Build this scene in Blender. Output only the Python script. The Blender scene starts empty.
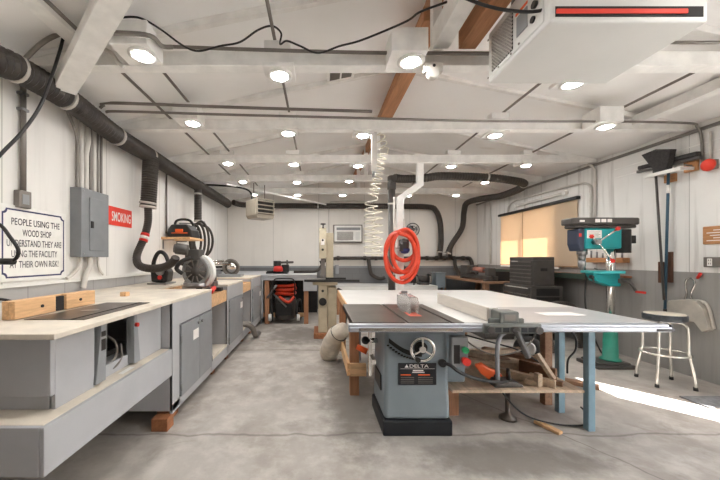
import bpy, bmesh, math, random
from mathutils import Vector, Matrix, noise
random.seed(7)
R = math.radians
PI = math.pi
V = Vector
scene = bpy.context.scene
COL = scene.collection
# ------------------------------------------------------------------ camera and room constants
F, CX, CY, H = 320.0, 318.0, 258.5, 1.35      # focal length in px (16 mm), vanishing point, eye height
XL, XR, YB, YF = -2.43, 4.27, 8.58, -1.4      # side walls, back wall, wall behind the camera
def P(x, y, d): return V(((x-CX)*d/F, d, H+(CY-y)*d/F))
def PZ(x, y, z):
    return P(x, y, F*(z-H)/(CY-y))
def PX(x, y, X): return P(x, y, X*F/(x-CX))
# ------------------------------------------------------------------ mesh builder
class MB:
    def __init__(s): s.bm = bmesh.new(); s.mi = 0
    def face(s, vs, smooth=False):
        try: f = s.bm.faces.new(vs)
        except ValueError: return None
        f.smooth = smooth; f.material_index = s.mi
        return f
    def bx(s, x0, x1, y0, y1, z0, z1, M=None):
        c = [V((x, y, z)) for x in (x0, x1) for y in (y0, y1) for z in (z0, z1)]
        if M: c = [M @ p for p in c]
        v = [s.bm.verts.new(p) for p in c]
        for q in ((0,1,3,2),(4,6,7,5),(0,4,5,1),(2,3,7,6),(0,2,6,4),(1,5,7,3)): s.face([v[i] for i in q])
        return s
    def box(s, c, size, rz=0, rx=0, ry=0):
        M = Matrix.Translation(V(c)) @ Matrix.Rotation(rz,4,'Z') @ Matrix.Rotation(ry,4,'Y') @ Matrix.Rotation(rx,4,'X')
        a, b, e = size[0]/2, size[1]/2, size[2]/2
        return s.bx(-a, a, -b, b, -e, e, M)
    def bar(s, p0, p1, w, h, up=(0,0,1)):
        p0, p1 = V(p0), V(p1); d = p1-p0; L = d.length; y = d.normalized(); u = V(up)
        x = y.cross(u)
        if x.length < 1e-4: x = y.cross(V((1,0,0)))
        x.normalize(); z = x.cross(y)
        M = Matrix((x, y, z)).transposed().to_4x4(); M.translation = p0
        return s.bx(-w/2, w/2, 0, L, -h/2, h/2, M)
    def cyl(s, p0, p1, r0, r1=None, n=18, cap=True):
        r1 = r0 if r1 is None else r1
        return s.tube([p0, p1], [r0, r1], n, cap=cap)
    def tube(s, pts, r, n=10, closed=False, cap=True):
        pts = [V(p) for p in pts]; N = len(pts)
        rs = r if isinstance(r, (list, tuple)) else [r]*N
        T = []
        for i in range(N):
            if closed: t = pts[(i+1) % N]-pts[i-1]
            else: t = pts[min(i+1, N-1)]-pts[max(i-1, 0)]
            T.append(t.normalized() if t.length > 1e-9 else V((0,0,1)))
        a = V((0,0,1)) if abs(T[0].z) < .9 else V((1,0,0))
        u = (a-T[0]*a.dot(T[0])).normalized(); rings = []
        for i in range(N):
            u = u-T[i]*u.dot(T[i])
            u = u.normalized() if u.length > 1e-6 else T[i].orthogonal().normalized()
            w = T[i].cross(u)
            rings.append([s.bm.verts.new(pts[i]+(u*math.cos(2*PI*k/n)+w*math.sin(2*PI*k/n))*rs[i]) for k in range(n)])
        for i in range(N if closed else N-1):
            A, B = rings[i], rings[(i+1) % N]
            for k in range(n): s.face([A[k], A[(k+1) % n], B[(k+1) % n], B[k]], True)
        if cap and not closed:
            s.face(rings[0][::-1]); s.face(rings[-1])
        return s
    def prism(s, poly, vec):
        vec = V(vec); a = [s.bm.verts.new(V(p)) for p in poly]; b = [s.bm.verts.new(V(p)+vec) for p in poly]
        s.face(a[::-1]); s.face(b)
        for i in range(len(a)):
            j = (i+1) % len(a); s.face([a[i], a[j], b[j], b[i]])
        return s
    def lathe(s, prof, o, axis=(0,0,1), n=24, smooth=True):
        o = V(o); z = V(axis).normalized(); x = z.orthogonal().normalized(); y = z.cross(x); rings = []
        for (r, h) in prof:
            if r < 1e-5: rings.append([s.bm.verts.new(o+z*h)])
            else: rings.append([s.bm.verts.new(o+z*h+(x*math.cos(2*PI*k/n)+y*math.sin(2*PI*k/n))*r) for k in range(n)])
        for A, B in zip(rings, rings[1:]):
            for k in range(n):
                j = (k+1) % n
                if len(A) == 1 and len(B) == 1: continue
                if len(A) == 1: s.face([A[0], B[j], B[k]], smooth)
                elif len(B) == 1: s.face([A[k], A[j], B[0]], smooth)
                else: s.face([A[k], A[j], B[j], B[k]], smooth)
        if len(rings[0]) > 1: s.face(rings[0][::-1])
        if len(rings[-1]) > 1: s.face(rings[-1])
        return s
    def ball(s, c, r, n=16):
        r = (r, r, r) if isinstance(r, (int, float)) else r; m = n//2; rows = []
        for i in range(m+1):
            t = PI*i/m
            if i in (0, m): rows.append([s.bm.verts.new(V(c)+V((0,0,r[2]*math.cos(t))))])
            else: rows.append([s.bm.verts.new(V(c)+V((r[0]*math.sin(t)*math.cos(2*PI*k/n), r[1]*math.sin(t)*math.sin(2*PI*k/n), r[2]*math.cos(t)))) for k in range(n)])
        for A, B in zip(rows, rows[1:]):
            for k in range(n):
                j = (k+1) % n
                if len(A) == 1: s.face([A[0], B[k], B[j]], True)
                elif len(B) == 1: s.face([A[k], B[0], A[j]], True)
                else: s.face([A[k], B[k], B[j], A[j]], True)
        return s
    def torus(s, c, R_, r, axis=(0,0,1), n=28, m=8, sx=1, sy=1):
        z = V(axis).normalized(); x = z.orthogonal().normalized(); y = z.cross(x)
        return s.tube([V(c)+x*R_*sx*math.cos(2*PI*k/n)+y*R_*sy*math.sin(2*PI*k/n) for k in range(n)], r, m, closed=True)
def spl(pts, m=8, closed=False):
    pts = [V(p) for p in pts]; out = []; N = len(pts)
    for i in range(N if closed else N-1):
        if closed: a, b, c, d = pts[i-1], pts[i], pts[(i+1) % N], pts[(i+2) % N]
        else: a, b, c, d = pts[max(i-1,0)], pts[i], pts[i+1], pts[min(i+2,N-1)]
        for k in range(m):
            t = k/m
            out.append(.5*((2*b)+(c-a)*t+(2*a-5*b+4*c-d)*t*t+(3*b-a-3*c+d)*t**3))
    if not closed: out.append(pts[-1])
    return out
def resample(pts, step):
    out = [pts[0].copy()]; acc = 0
    for a, b in zip(pts, pts[1:]):
        L = (b-a).length; t = step-acc
        while t <= L:
            out.append(a+(b-a)*(t/L)); t += step
        acc = (acc+L) % step
    return out
def ribbed(mb, pts, r, pitch=.028, amp=.07, n=12, sm=10):
    q = resample(spl(pts, sm), pitch/2)
    k0 = len(mb.bm.faces); mb.tube(q, [r*(1+amp*(1 if i % 2 else -1)) for i in range(len(q))], n+6)
    mb.bm.faces.ensure_lookup_table()
    for f in list(mb.bm.faces)[k0:]: f.smooth = False
    return mb
# ------------------------------------------------------------------ objects
W = {}
def tag(o, label=None, cat=None, group=None, kind=None):
    if label: o['label'] = label
    if cat: o['category'] = cat
    if group: o['group'] = group
    if kind: o['kind'] = kind
    return o
def thing(name, label, cat, loc=(0,0,0), rz=0, group=None):
    o = bpy.data.objects.new(name, None); COL.objects.link(o); o.empty_display_size = .1
    o.location = loc; o.rotation_euler = (0,0,rz)
    W[o] = Matrix.Translation(V(loc)) @ Matrix.Rotation(rz,4,'Z')
    return tag(o, label, cat, group)
def part(name, mb, mat, parent=None, bevel=0, seg=2, label=None, local=False, recalc=True):
    bm = mb.bm
    if recalc: bmesh.ops.recalc_face_normals(bm, faces=bm.faces)
    if parent is not None:
        Wm = W[parent]
        if not local: bmesh.ops.transform(bm, matrix=Wm.inverted(), verts=bm.verts)
    else:
        c = [v.co for v in bm.verts]
        o3 = V(((min(p.x for p in c)+max(p.x for p in c))/2, (min(p.y for p in c)+max(p.y for p in c))/2, min(p.z for p in c)))
        Wm = Matrix.Translation(o3); bmesh.ops.translate(bm, vec=-o3, verts=bm.verts)
    me = bpy.data.meshes.new(name); bm.to_mesh(me); bm.free()
    for m in (mat if isinstance(mat, (list, tuple)) else [mat]): me.materials.append(m)
    o = bpy.data.objects.new(name, me); COL.objects.link(o)
    if parent is not None: o.parent = parent
    else: o.location = Wm.translation
    W[o] = Wm
    if bevel:
        b = o.modifiers.new('Bevel', 'BEVEL'); b.width = bevel; b.segments = seg; b.limit_method = 'ANGLE'; b.angle_limit = R(40)
    if label: o['label'] = label
    return o
def single(name, mb, mat, label, cat, group=None, bevel=0):
    return tag(part(name, mb, mat, None, bevel), label, cat, group)
def struct(name, mb, mat, bevel=0, label=None):
    o = part(name, mb, mat, None, bevel); tag(o, label, None, None, 'structure'); return o
def dup(root, loc, label, rz=None):
    r = root.copy(); COL.objects.link(r); r.location = loc; r['label'] = label
    if rz is not None: r.rotation_euler = (0,0,rz)
    for ch in list(root.children):
        c = ch.copy(); COL.objects.link(c); c.parent = r
        for g in list(ch.children):
            d = g.copy(); COL.objects.link(d); d.parent = c
    return r
def text(mb, s, origin, right, up, w, h, depth=.0015):
    """letters fitted into a w x h box whose lower left corner is origin"""
    cu = bpy.data.curves.new('lettering', 'FONT'); cu.body = s; cu.resolution_u = 3; cu.offset = .008
    o = bpy.data.objects.new('lettering', cu); COL.objects.link(o); bpy.context.view_layer.update()
    me = bpy.data.meshes.new_from_object(o.evaluated_get(bpy.context.evaluated_depsgraph_get()))
    bpy.data.objects.remove(o); bpy.data.curves.remove(cu)
    xs = [v.co.x for v in me.vertices]; ys = [v.co.y for v in me.vertices]
    x0, x1, y0, y1 = min(xs), max(xs), min(ys), max(ys)
    right, up = V(right), V(up); nrm = right.cross(up)
    vs = [mb.bm.verts.new(V(origin)+right*((v.co.x-x0)/(x1-x0)*w)+up*((v.co.y-y0)/(y1-y0)*h)+nrm*depth) for v in me.vertices]
    for p in me.polygons:
        try:
            f = mb.bm.faces.new([vs[i] for i in p.vertices]); f.material_index = mb.mi
        except ValueError: pass
    bpy.data.meshes.remove(me)
    return mb
# ------------------------------------------------------------------ materials
def lin(c):
    def g(u):
        u /= 255.0
        return u/12.92 if u <= .04045 else ((u+.055)/1.055)**2.4
    return (g(c[0]), g(c[1]), g(c[2]), 1)
class NT:
    def __init__(s, name):
        s.m = bpy.data.materials.new(name); s.m.use_nodes = True; s.n = s.m.node_tree; s.b = s.n.nodes['Principled BSDF']; s.pos = None
    def node(s, t, **k):
        n = s.n.nodes.new(t)
        for a, b in k.items(): setattr(n, a, b)
        return n
    def set(s, sock, v):
        if isinstance(v, bpy.types.NodeSocket): s.n.links.new(v, sock)
        else: sock.default_value = v
    def math(s, op, a, b=0, c=None, clamp=False):
        n = s.node('ShaderNodeMath', operation=op, use_clamp=clamp); s.set(n.inputs[0], a); s.set(n.inputs[1], b)
        if c is not None: s.set(n.inputs[2], c)
        return n.outputs[0]
    def world(s):
        if not s.pos: s.pos = s.node('ShaderNodeNewGeometry').outputs['Position']
        return s.pos
    def objc(s): return s.node('ShaderNodeTexCoord').outputs['Object']
    def scale(s, vec, sc):
        n = s.node('ShaderNodeMapping'); s.set(n.inputs['Vector'], vec); n.inputs['Scale'].default_value = sc; return n.outputs[0]
    def noise(s, vec, sc, det=4, rough=.55, dist=0):
        n = s.node('ShaderNodeTexNoise'); s.set(n.inputs['Vector'], vec); n.inputs['Scale'].default_value = sc
        n.inputs['Detail'].default_value = det; n.inputs['Roughness'].default_value = rough; n.inputs['Distortion'].default_value = dist
        return n.outputs[0]
    def ramp(s, f, a, b):      # smooth step from a to b
        n = s.node('ShaderNodeMapRange', interpolation_type='SMOOTHSTEP'); s.set(n.inputs[0], f); n.inputs[1].default_value = a; n.inputs[2].default_value = b
        return n.outputs[0]
    def mix(s, f, a, b, mode='MIX'):
        n = s.node('ShaderNodeMix', data_type='RGBA', blend_type=mode); s.set(n.inputs[0], f); s.set(n.inputs[6], a); s.set(n.inputs[7], b)
        return n.outputs[2]
    def xyz(s, v):
        n = s.node('ShaderNodeSeparateXYZ'); s.set(n.inputs[0], v); return n.outputs
    def bump(s, h, st=.2, dist=.01):
        n = s.node('ShaderNodeBump'); n.inputs['Strength'].default_value = st; n.inputs['Distance'].default_value = dist
        s.set(n.inputs['Height'], h); s.set(s.b.inputs['Normal'], n.outputs[0])
    def done(s, col, rough=.6, metal=0, spec=.5):
        s.set(s.b.inputs['Base Color'], col); s.set(s.b.inputs['Roughness'], rough); s.set(s.b.inputs['Metallic'], metal)
        s.set(s.b.inputs['Specular IOR Level'], spec)
        return s.m
def paint(name, c, rough=.5, metal=0, var=.06, sc=7, bump=0, bsc=60, spec=.4):
    t = NT(name); a = lin(c); o = t.objc()
    n = t.ramp(t.noise(o, sc), .3, .7)
    lo = tuple(u*(1-var) for u in a[:3])+(1,); hi = tuple(min(1, u*(1+var)) for u in a[:3])+(1,)
    if bump: t.bump(t.noise(o, bsc, 3), bump, .004)
    return t.done(t.mix(n, lo, hi), rough, metal, spec)
def wood(name, c, axis='Y', var=.22, rough=.6, sc=1.0):
    t = NT(name); a = lin(c); o = t.objc()
    s3 = {'X': (1.2, 14, 14), 'Y': (14, 1.2, 14), 'Z': (14, 14, 1.2)}[axis]
    v = t.scale(o, tuple(q*sc for q in s3))
    g = t.noise(v, 2.2, 5, .6, .6); g2 = t.noise(v, 9, 2)
    n = t.ramp(t.math('ADD', t.math('MULTIPLY', g, .75), t.math('MULTIPLY', g2, .25)), .3, .7)
    t.bump(g, .08, .004)
    return t.done(t.mix(n, tuple(u*(1-var) for u in a[:3])+(1,), tuple(min(1, u*(1+var)) for u in a[:3])+(1,)), rough, 0, .3)
def wallmat(name, white, grey, band, axis, blocks, streak):
    t = NT(name); x, y, z = t.xyz(t.world()); h = x if axis == 'X' else y
    n = t.noise(t.world(), 1.3, 5); v = t.scale(t.world(), (6, 6, .35)); st = t.noise(v, 1.6, 4)
    up = t.mix(t.math('MULTIPLY', t.ramp(n, .35, .75), .5), lin(white), tuple(q*.87 for q in lin(white)[:3])+(1,))
    up = t.mix(t.math('MULTIPLY', t.ramp(st, .52, .72), streak), up, lin((150, 143, 134)))
    seam = t.math('LESS_THAN', t.math('ABSOLUTE', t.math('SUBTRACT', t.math('FRACT', t.math('DIVIDE', t.math('ADD', h, 10.35), 1.22)), .5)), .0035)
    up = t.mix(t.math('MULTIPLY', seam, .55), up, lin((120, 112, 105)))
    lo = t.mix(t.math('MULTIPLY', t.ramp(n, .3, .7), .6), lin(grey), tuple(q*.8 for q in lin(grey)[:3])+(1,))
    lo = t.mix(t.math('MULTIPLY', t.ramp(st, .45, .7), streak*.9), lo, tuple(q*.62 for q in lin(grey)[:3])+(1,))
    hgt = None
    if blocks:
        row = t.math('FLOOR', t.math('DIVIDE', z, .19))
        off = t.math('MULTIPLY', t.math('MODULO', row, 2.0), .5)
        jv = t.math('LESS_THAN', t.math('FRACT', t.math('ADD', t.math('DIVIDE', t.math('ADD', h, 10), .39), off)), .03)
        jh = t.math('LESS_THAN', t.math('FRACT', t.math('DIVIDE', z, .19)), .05)
        hgt = t.math('MAXIMUM', jv, jh)
        lo = t.mix(t.math('MULTIPLY', hgt, .3), lo, lin((90, 88, 86)))
    sel = t.math('GREATER_THAN', z, band)
    t.bump(t.noise(t.world(), 30, 3), .08, .004)
    return t.done(t.mix(sel, lo, up), .65, 0, .25)
def floormat():
    t = NT('concrete_floor'); w = t.world(); x, y, z = t.xyz(w)
    n1 = t.noise(w, .8, 6, .62, .3); n2 = t.noise(w, 5, 6, .65); n3 = t.noise(w, 45, 3)
    c = t.mix(t.ramp(n1, .35, .68), lin((178, 172, 165)), lin((152, 144, 136)))
    c = t.mix(t.math('MULTIPLY', t.ramp(n2, .4, .7), .5), c, lin((204, 198, 190)))
    c = t.mix(t.math('MULTIPLY', n3, .14), c, lin((110, 102, 95)))
    n4 = t.noise(w, 2.6, 8, .72, .8); c = t.mix(t.math('MULTIPLY', t.ramp(n4, .54, .74), .45), c, lin((118, 108, 99)))
    n5 = t.noise(w, 16, 4, .7); c = t.mix(t.math('MULTIPLY', t.ramp(n5, .66, .78), .4), c, lin((96, 88, 82)))
    # worn dark patches in the far aisle and beside the saw
    def patch(px, py, rx, ry):
        a = t.math('POWER', t.math('DIVIDE', t.math('SUBTRACT', x, px), rx), 2.0); b = t.math('POWER', t.math('DIVIDE', t.math('SUBTRACT', y, py), ry), 2.0)
        s = t.math('ADD', t.math('ADD', a, b), t.math('MULTIPLY', t.math('SUBTRACT', n2, .5), 1.8))
        return t.math('SUBTRACT', 1.0, t.ramp(s, .2, 1.3))
    d = t.math('MAXIMUM', patch(-.1, 5.7, 1.0, .7), t.math('MAXIMUM', patch(.35, 3.2, .35, 1.1), patch(1.3, 2.15, .7, .22)))
    c = t.mix(t.math('MULTIPLY', d, .68), c, lin((104, 97, 91)))
    # cracks and the control joint
    wob = t.math('MULTIPLY', t.math('SUBTRACT', t.noise(w, 1.6, 4), .5), .22)
    def crack(v, at, wd):
        return t.math('SUBTRACT', 1.0, t.ramp(t.math('ABSOLUTE', t.math('SUBTRACT', t.math('ADD', v, wob), at)), 0, wd))
    k = t.math('MAXIMUM', crack(y, 2.46, .02), t.math('MAXIMUM', crack(y, 4.72, .03), crack(t.math('ADD', x, t.math('MULTIPLY', y, .55)), 3.2, .014)))
    c = t.mix(t.math('MULTIPLY', k, .55), c, lin((88, 80, 74)))
    t.bump(t.math('ADD', n2, t.math('MULTIPLY', n3, .4)), .12, .006)
    return t.done(c, t.math('ADD', .5, t.math('MULTIPLY', n1, .25)), 0, .35)
def ceilmat():
    t = NT('ceiling_vinyl'); w = t.world(); x, y, z = t.xyz(w)
    n = t.noise(w, .9, 5, .6); n2 = t.noise(t.scale(w, (.5, 1.6, 1)), 1.5, 4)
    c = t.mix(t.ramp(n, .35, .75), lin((247, 246, 244)), lin((240, 237, 234)))
    c = t.mix(t.math('MULTIPLY', t.ramp(n2, .66, .8), .4), c, lin((190, 172, 152)))   # water stains
    return t.done(c, .55, 0, .3)
m_floor = floormat(); m_ceil = ceilmat()
m_wl = wallmat('wall_paint_left', (230, 227, 222), (178, 176, 174), 1.14, 'Y', True, .14)
m_wb = wallmat('wall_paint_back', (226, 221, 214), (122, 122, 123), 1.14, 'X', True, .06)
m_wr = wallmat('wall_paint_right', (230, 228, 224), (158, 155, 151), 1.195, 'Y', False, .5)
m_beam = paint('beam_white', (238, 236, 232), .5, var=.07)
m_white = paint('white_paint', (228, 226, 221), .5, var=.04)
m_lam = paint('white_laminate', (216, 214, 210), .3, var=.05, sc=2.5)
m_grey = paint('bench_grey', (172, 172, 174), .45, var=.05, sc=3)
m_dgrey = paint('cabinet_grey', (140, 142, 144), .45, var=.06, sc=4)
m_top = NT('bench_top_wood')
_o = m_top.objc(); _n = m_top.noise(_o, 3, 6, .65); m_top = m_top.done(m_top.mix(m_top.ramp(_n, .3, .7), lin((196, 187, 174)), lin((222, 212, 196))), .6, 0, .3)
m_steel = paint('steel', (150, 150, 150), .35, 1, var=.1)
m_rail = paint('rail_aluminium', (168, 171, 178), .36, .6, var=.05)
m_clamp = paint('clamp_pale', (196, 190, 182), .4, .3, var=.06)
m_lamg = paint('grey_laminate', (178, 176, 176), .28, 0, var=.06, sc=4)
m_head = paint('clamp_head_grey', (104, 106, 102), .4, .2, var=.15)
m_pan = paint('galvanised', (186, 180, 170), .45, .25, var=.1)
m_chrome = paint('chrome', (225, 223, 220), .18, 1, var=.04)
m_cond = paint('conduit_grey', (128, 122, 116), .45, .5, var=.08)
m_condw = paint('conduit_white', (205, 200, 193), .5, 0, var=.06)
m_black = paint('black_plastic', (38, 36, 35), .45, 0, var=.2)
m_hose = paint('hose_rubber', (60, 54, 49), .55, 0, var=.18, sc=10)
m_iron = paint('cast_iron', (92, 84, 77), .36, .5, var=.18, sc=5)
m_saw = paint('saw_grey_blue', (130, 140, 146), .4, 0, var=.06, sc=3)
m_plinth = paint('plinth_black', (34, 36, 40), .5, 0, var=.2)
m_red = paint('hose_red', (206, 64, 36), .4, 0, var=.05)
m_redp = paint('red_plastic', (205, 48, 38), .4, 0, var=.08)
m_sign = paint('sign_red', (222, 62, 44), .5, 0, var=.03)
m_orange = paint('orange_plastic', (236, 98, 40), .45, 0, var=.08)
m_green = paint('green_button', (38, 140, 88), .4, 0, var=.05)
m_teal = paint('teal_enamel', (30, 146, 150), .35, 0, var=.07)
m_tealg = paint('green_enamel', (52, 138, 118), .35, 0, var=.1)
m_tan = paint('bandsaw_tan', (188, 176, 152), .45, 0, var=.07)
m_panel = paint('panel_grey', (126, 128, 131), .45, .1, var=.05)
m_front_dark = paint('front_wall_dark', (104, 92, 82), .6, 0, var=.1)  # dark tone picked to cut light bounced off the unseen front wall
m_navy = paint('sign_navy', (62, 62, 98), .6, 0, var=.03)
m_letter = paint('letter_grey', (82, 80, 86), .6, 0, var=.03)
m_lwhite = paint('letter_white', (235, 230, 225), .6, 0, var=.03)
m_blue = paint('blue_steel', (122, 150, 164), .42, 0, var=.08)
m_wood = wood('pine', (214, 172, 128), 'Y')
m_woodx = wood('pine_cross', (212, 172, 130), 'X')
m_woodz = wood('pine_upright', (172, 124, 92), 'Z')
m_woodd = wood('dark_timber', (150, 98, 66), 'Y')
m_ridge = wood('ridge_timber', (178, 128, 92), 'Y', sc=.7)
m_scrap = wood('scrap_wood', (196, 174, 150), 'Y')
m_scrapd = wood('scrap_brown', (146, 112, 88), 'Y')
m_nose = paint('nose_navy', (52, 60, 78), .4)
m_seat = paint('seat_rim', (58, 62, 66), .5, 0, var=.35, sc=25)
m_stool = paint('stool_chrome', (226, 222, 214), .25, .7, var=.04)
m_canvas = paint('canvas', (210, 200, 184), .9, 0, var=.1, sc=14, bump=.4)
m_hvac = paint('hvac_enamel', (214, 213, 209), .4, 0, var=.03, sc=2)
m_coil = paint('coil_hose', (228, 222, 206), .4, 0, var=.04)
m_tool = paint('tool_chest', (82, 78, 75), .4, .2, var=.1)
m_brist = paint('bristles', (58, 55, 54), .9, 0, var=.3, sc=40)
m_handle = paint('blue_handle', (52, 82, 100), .45, 0, var=.1)
m_plaq = wood('plaque_wood', (178, 128, 86), 'Y')
m_cardb = paint('cardboard', (176, 142, 106), .8, 0, var=.08)
m_dark = paint('dark_void', (40, 37, 36), .8, 0, var=.2)
m_rubber = paint('rubber', (44, 42, 41), .8, 0, var=.15)
m_mat = paint('mat_grey', (120, 120, 122), .8, 0, var=.2, sc=20)
m_deepgreen = paint('ledge_green', (62, 76, 66), .5, 0, var=.15)
t = NT('blade_guard_plastic'); m_guard = t.done((.9, .88, .86, 1), .15, 0, .5); t.b.inputs['Transmission Weight'].default_value = .75; t.b.inputs['IOR'].default_value = 1.2
t = NT('window_glass'); _gt = t.node('ShaderNodeBsdfTransparent'); _gg = t.node('ShaderNodeBsdfGlossy'); _gg.inputs['Roughness'].default_value = .03; _mx = t.node('ShaderNodeMixShader'); _mx.inputs[0].default_value = .06
t.n.links.new(_gt.outputs[0], _mx.inputs[1]); t.n.links.new(_gg.outputs[0], _mx.inputs[2]); t.n.links.new(_mx.outputs[0], t.n.nodes['Material Output'].inputs['Surface']); m_glass = t.m
t = NT('lamp_lens'); m_lens = t.done((1, 1, 1, 1), .4); t.b.inputs['Emission Color'].default_value = (1, .992, .975, 1); LENS = t.b.inputs['Emission Strength']; LENS.default_value = 110
t = NT('roller_shade')
_w = t.noise(t.scale(t.objc(), (40, 40, 3)), 4, 3); _c = t.mix(_w, lin((228, 208, 182)), lin((218, 196, 168)))
_d = t.node('ShaderNodeBsdfDiffuse'); _tr = t.node('ShaderNodeBsdfTranslucent'); _mx = t.node('ShaderNodeMixShader'); _mx.inputs[0].default_value = .37
t.set(_d.inputs[0], _c); t.set(_tr.inputs[0], _c); t.n.links.new(_d.outputs[0], _mx.inputs[1]); t.n.links.new(_tr.outputs[0], _mx.inputs[2])
t.n.links.new(_mx.outputs[0], t.n.nodes['Material Output'].inputs['Surface']); m_shade = t.m
t = NT('fill_blind_white')  # cloth that glows in the sun, for the added fill window
_d = t.node('ShaderNodeBsdfDiffuse'); _tr = t.node('ShaderNodeBsdfTranslucent'); _mx = t.node('ShaderNodeMixShader'); _mx.inputs[0].default_value = .8
for _k in (_d, _tr): _k.inputs[0].default_value = (.93, .93, .92, 1)
t.n.links.new(_d.outputs[0], _mx.inputs[1]); t.n.links.new(_tr.outputs[0], _mx.inputs[2]); t.n.links.new(_mx.outputs[0], t.n.nodes['Material Output'].inputs['Surface']); m_fill_blind = t.m
m_ground = paint('yard_asphalt', (150, 146, 140), .9, 0, var=.1, sc=1)
# ================================================================== THE SETTING
def roof(x): return 2.88+.68*(1-abs(x-.92)/3.35)
TR0 = [-.05, 1.24]
TR = [2.48, 3.68, 4.93, 6.11, 7.24]
struct('floor', MB().bx(XL-.15, XR+.15, YF-.15, YB+.15, -.1, 0), m_floor)
mb = MB(); NX, NY = 48, 90; g = []
for i in range(NX+1):
    row = []
    for j in range(NY+1):
        x = XL-.1+(XR-XL+.2)*i/NX; y = YF-.1+(YB-YF+.2)*j/NY
        ph = ((y-TR[0])/1.2) % 1.0
        sag = .035*math.sin(PI*ph)**2*(.5+abs(math.sin(PI*(x-.92)/1.1)))
        z = roof(x)-sag+.03*noise.noise(V((x*1.3, y*1.3, 2)))
        row.append(mb.bm.verts.new((x, y, z)))
    g.append(row)
for i in range(NX):
    for j in range(NY): mb.face([g[i][j], g[i][j+1], g[i+1][j+1], g[i+1][j]], True)
c = struct('ceiling', mb, m_ceil); sm = c.modifiers.new('Thick', 'SOLIDIFY'); sm.thickness = .06; sm.offset = 1 if c.data.polygons[0].normal.z > 0 else -1
struct('wall_left', MB().bx(XL-.15, XL, YF-.15, YB, 0, 3.0), m_wl)
mb = MB(); mb.prism([(XL-.15, YB, 0), (XR+.15, YB, 0), (XR+.15, YB, 2.9), (.92, YB, 3.65), (XL-.15, YB, 2.9)], (0, .15, 0)); struct('wall_back', mb, m_wb)
mb = MB(); mb.prism([(XL-.15, YF-.15, 0), (XR+.15, YF-.15, 0), (XR+.15, YF-.15, 2.9), (.92, YF-.15, 3.65), (XL-.15, YF-.15, 2.9)], (0, .15, 0)); struct('wall_front', mb, m_front_dark)  # unseen wall, kept dark so the bench ends get less bounce
# right wall with a doorway, an added unseen fill-light window near the camera and the shaded window
DY0, DY1, DZ = 1.36, 2.06, 2.0
WY0, WY1, WZ0, WZ1 = 5.72, 7.42, 1.2, 2.33
mb = MB(); XO = XR+.12
def rw(y0, y1, z0, z1): mb.bx(XR, XO, y0, y1, z0, z1)
rw(YF-.15, -1.15, 0, 3.0); rw(-1.15, 1.05, 0, .30); rw(-1.15, 1.05, 2.4, 3.0); rw(1.05, DY0, 0, 3.0)
rw(DY0, DY1, DZ, 3.0); rw(DY1, WY0, 0, 3.0); rw(WY0, WY1, 0, WZ0); rw(WY0, WY1, WZ1, 3.0); rw(WY1, YB, 0, 3.0)
struct('wall_right', mb, m_wr)
mb = MB(); mb.bx(XR+.06, XR+.11, DY0, DY0+.05, 0, DZ); mb.bx(XR+.06, XR+.11, DY1-.05, DY1, 0, DZ); mb.bx(XR+.06, XR+.11, DY0, DY1, DZ-.05, DZ); struct('door_1', mb, m_white)
w1 = struct('window_1', MB().bx(XR+.075, XR+.08, WY0+.04, WY1-.04, WZ0+.04, WZ1-.04), m_glass)
mb = MB()
for a in (WY0, 6.6, WY1-.05): mb.bx(XR+.04, XR+.11, a, a+.05, WZ0, WZ1)
for a in (WZ0, WZ1-.05): mb.bx(XR+.04, XR+.11, WY0, WY1, a, a+.05)
part('window_frame', mb, m_white, w1)
w2 = struct('fill_window', MB().bx(XR+.075, XR+.08, -1.1, 1.0, .35, 2.35), m_glass)  # unseen window, added as a soft fill source from the right
mb = MB()
for a in (-1.15, -.43, .3, 1.0): mb.bx(XR+.04, XR+.11, a, a+.05, .30, 2.4)
for a in (.30, 2.35): mb.bx(XR+.04, XR+.11, -1.15, 1.05, a, a+.05)
part('window_frame', mb, m_white, w2)
single('fill_blind', MB().bx(XR-.024, XR-.021, -1.2, 1.12, .25, 2.46).bx(XR-.07, XR-.002, -1.22, 1.14, 2.46, 2.52), m_fill_blind, 'added white translucent blind giving fill light over an unseen window beside the door', 'window shade')
struct('trim_1', MB().bx(XR-.03, XR-.001, WY0-.08, WY1+.02, 1.165, 1.2), m_white)                          # sill
struct('trim_2', MB().bx(XL, XL+.018, YF, YB, 1.12, 1.15), m_white)                                     # ledge over the block course
struct('trim_3', MB().bx(XR-.04, XR-.001, 2.2, YB, 2.77, 2.80), m_cond)   # eave plate
struct('trim_4', MB().bx(XL, XR, YB-.02, YB-.001, 1.10, 1.15), m_dgrey)
mb = MB()
for z in (2.50, 2.62): mb.bx(XR-.006, XR-.0005, 2.2, 4.6, z, z+.012)
struct('trim_5', mb, m_beam)
# outside: yard, deep eaves that shade the windows
struct('ground_outside', MB().bx(XO, 16, -9, 14, -.12, -.02), m_ground)
struct('roof_eave', MB().bx(XO, XO+.68, 4.6, YB+.2, 2.84, 2.92), m_beam)

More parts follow.
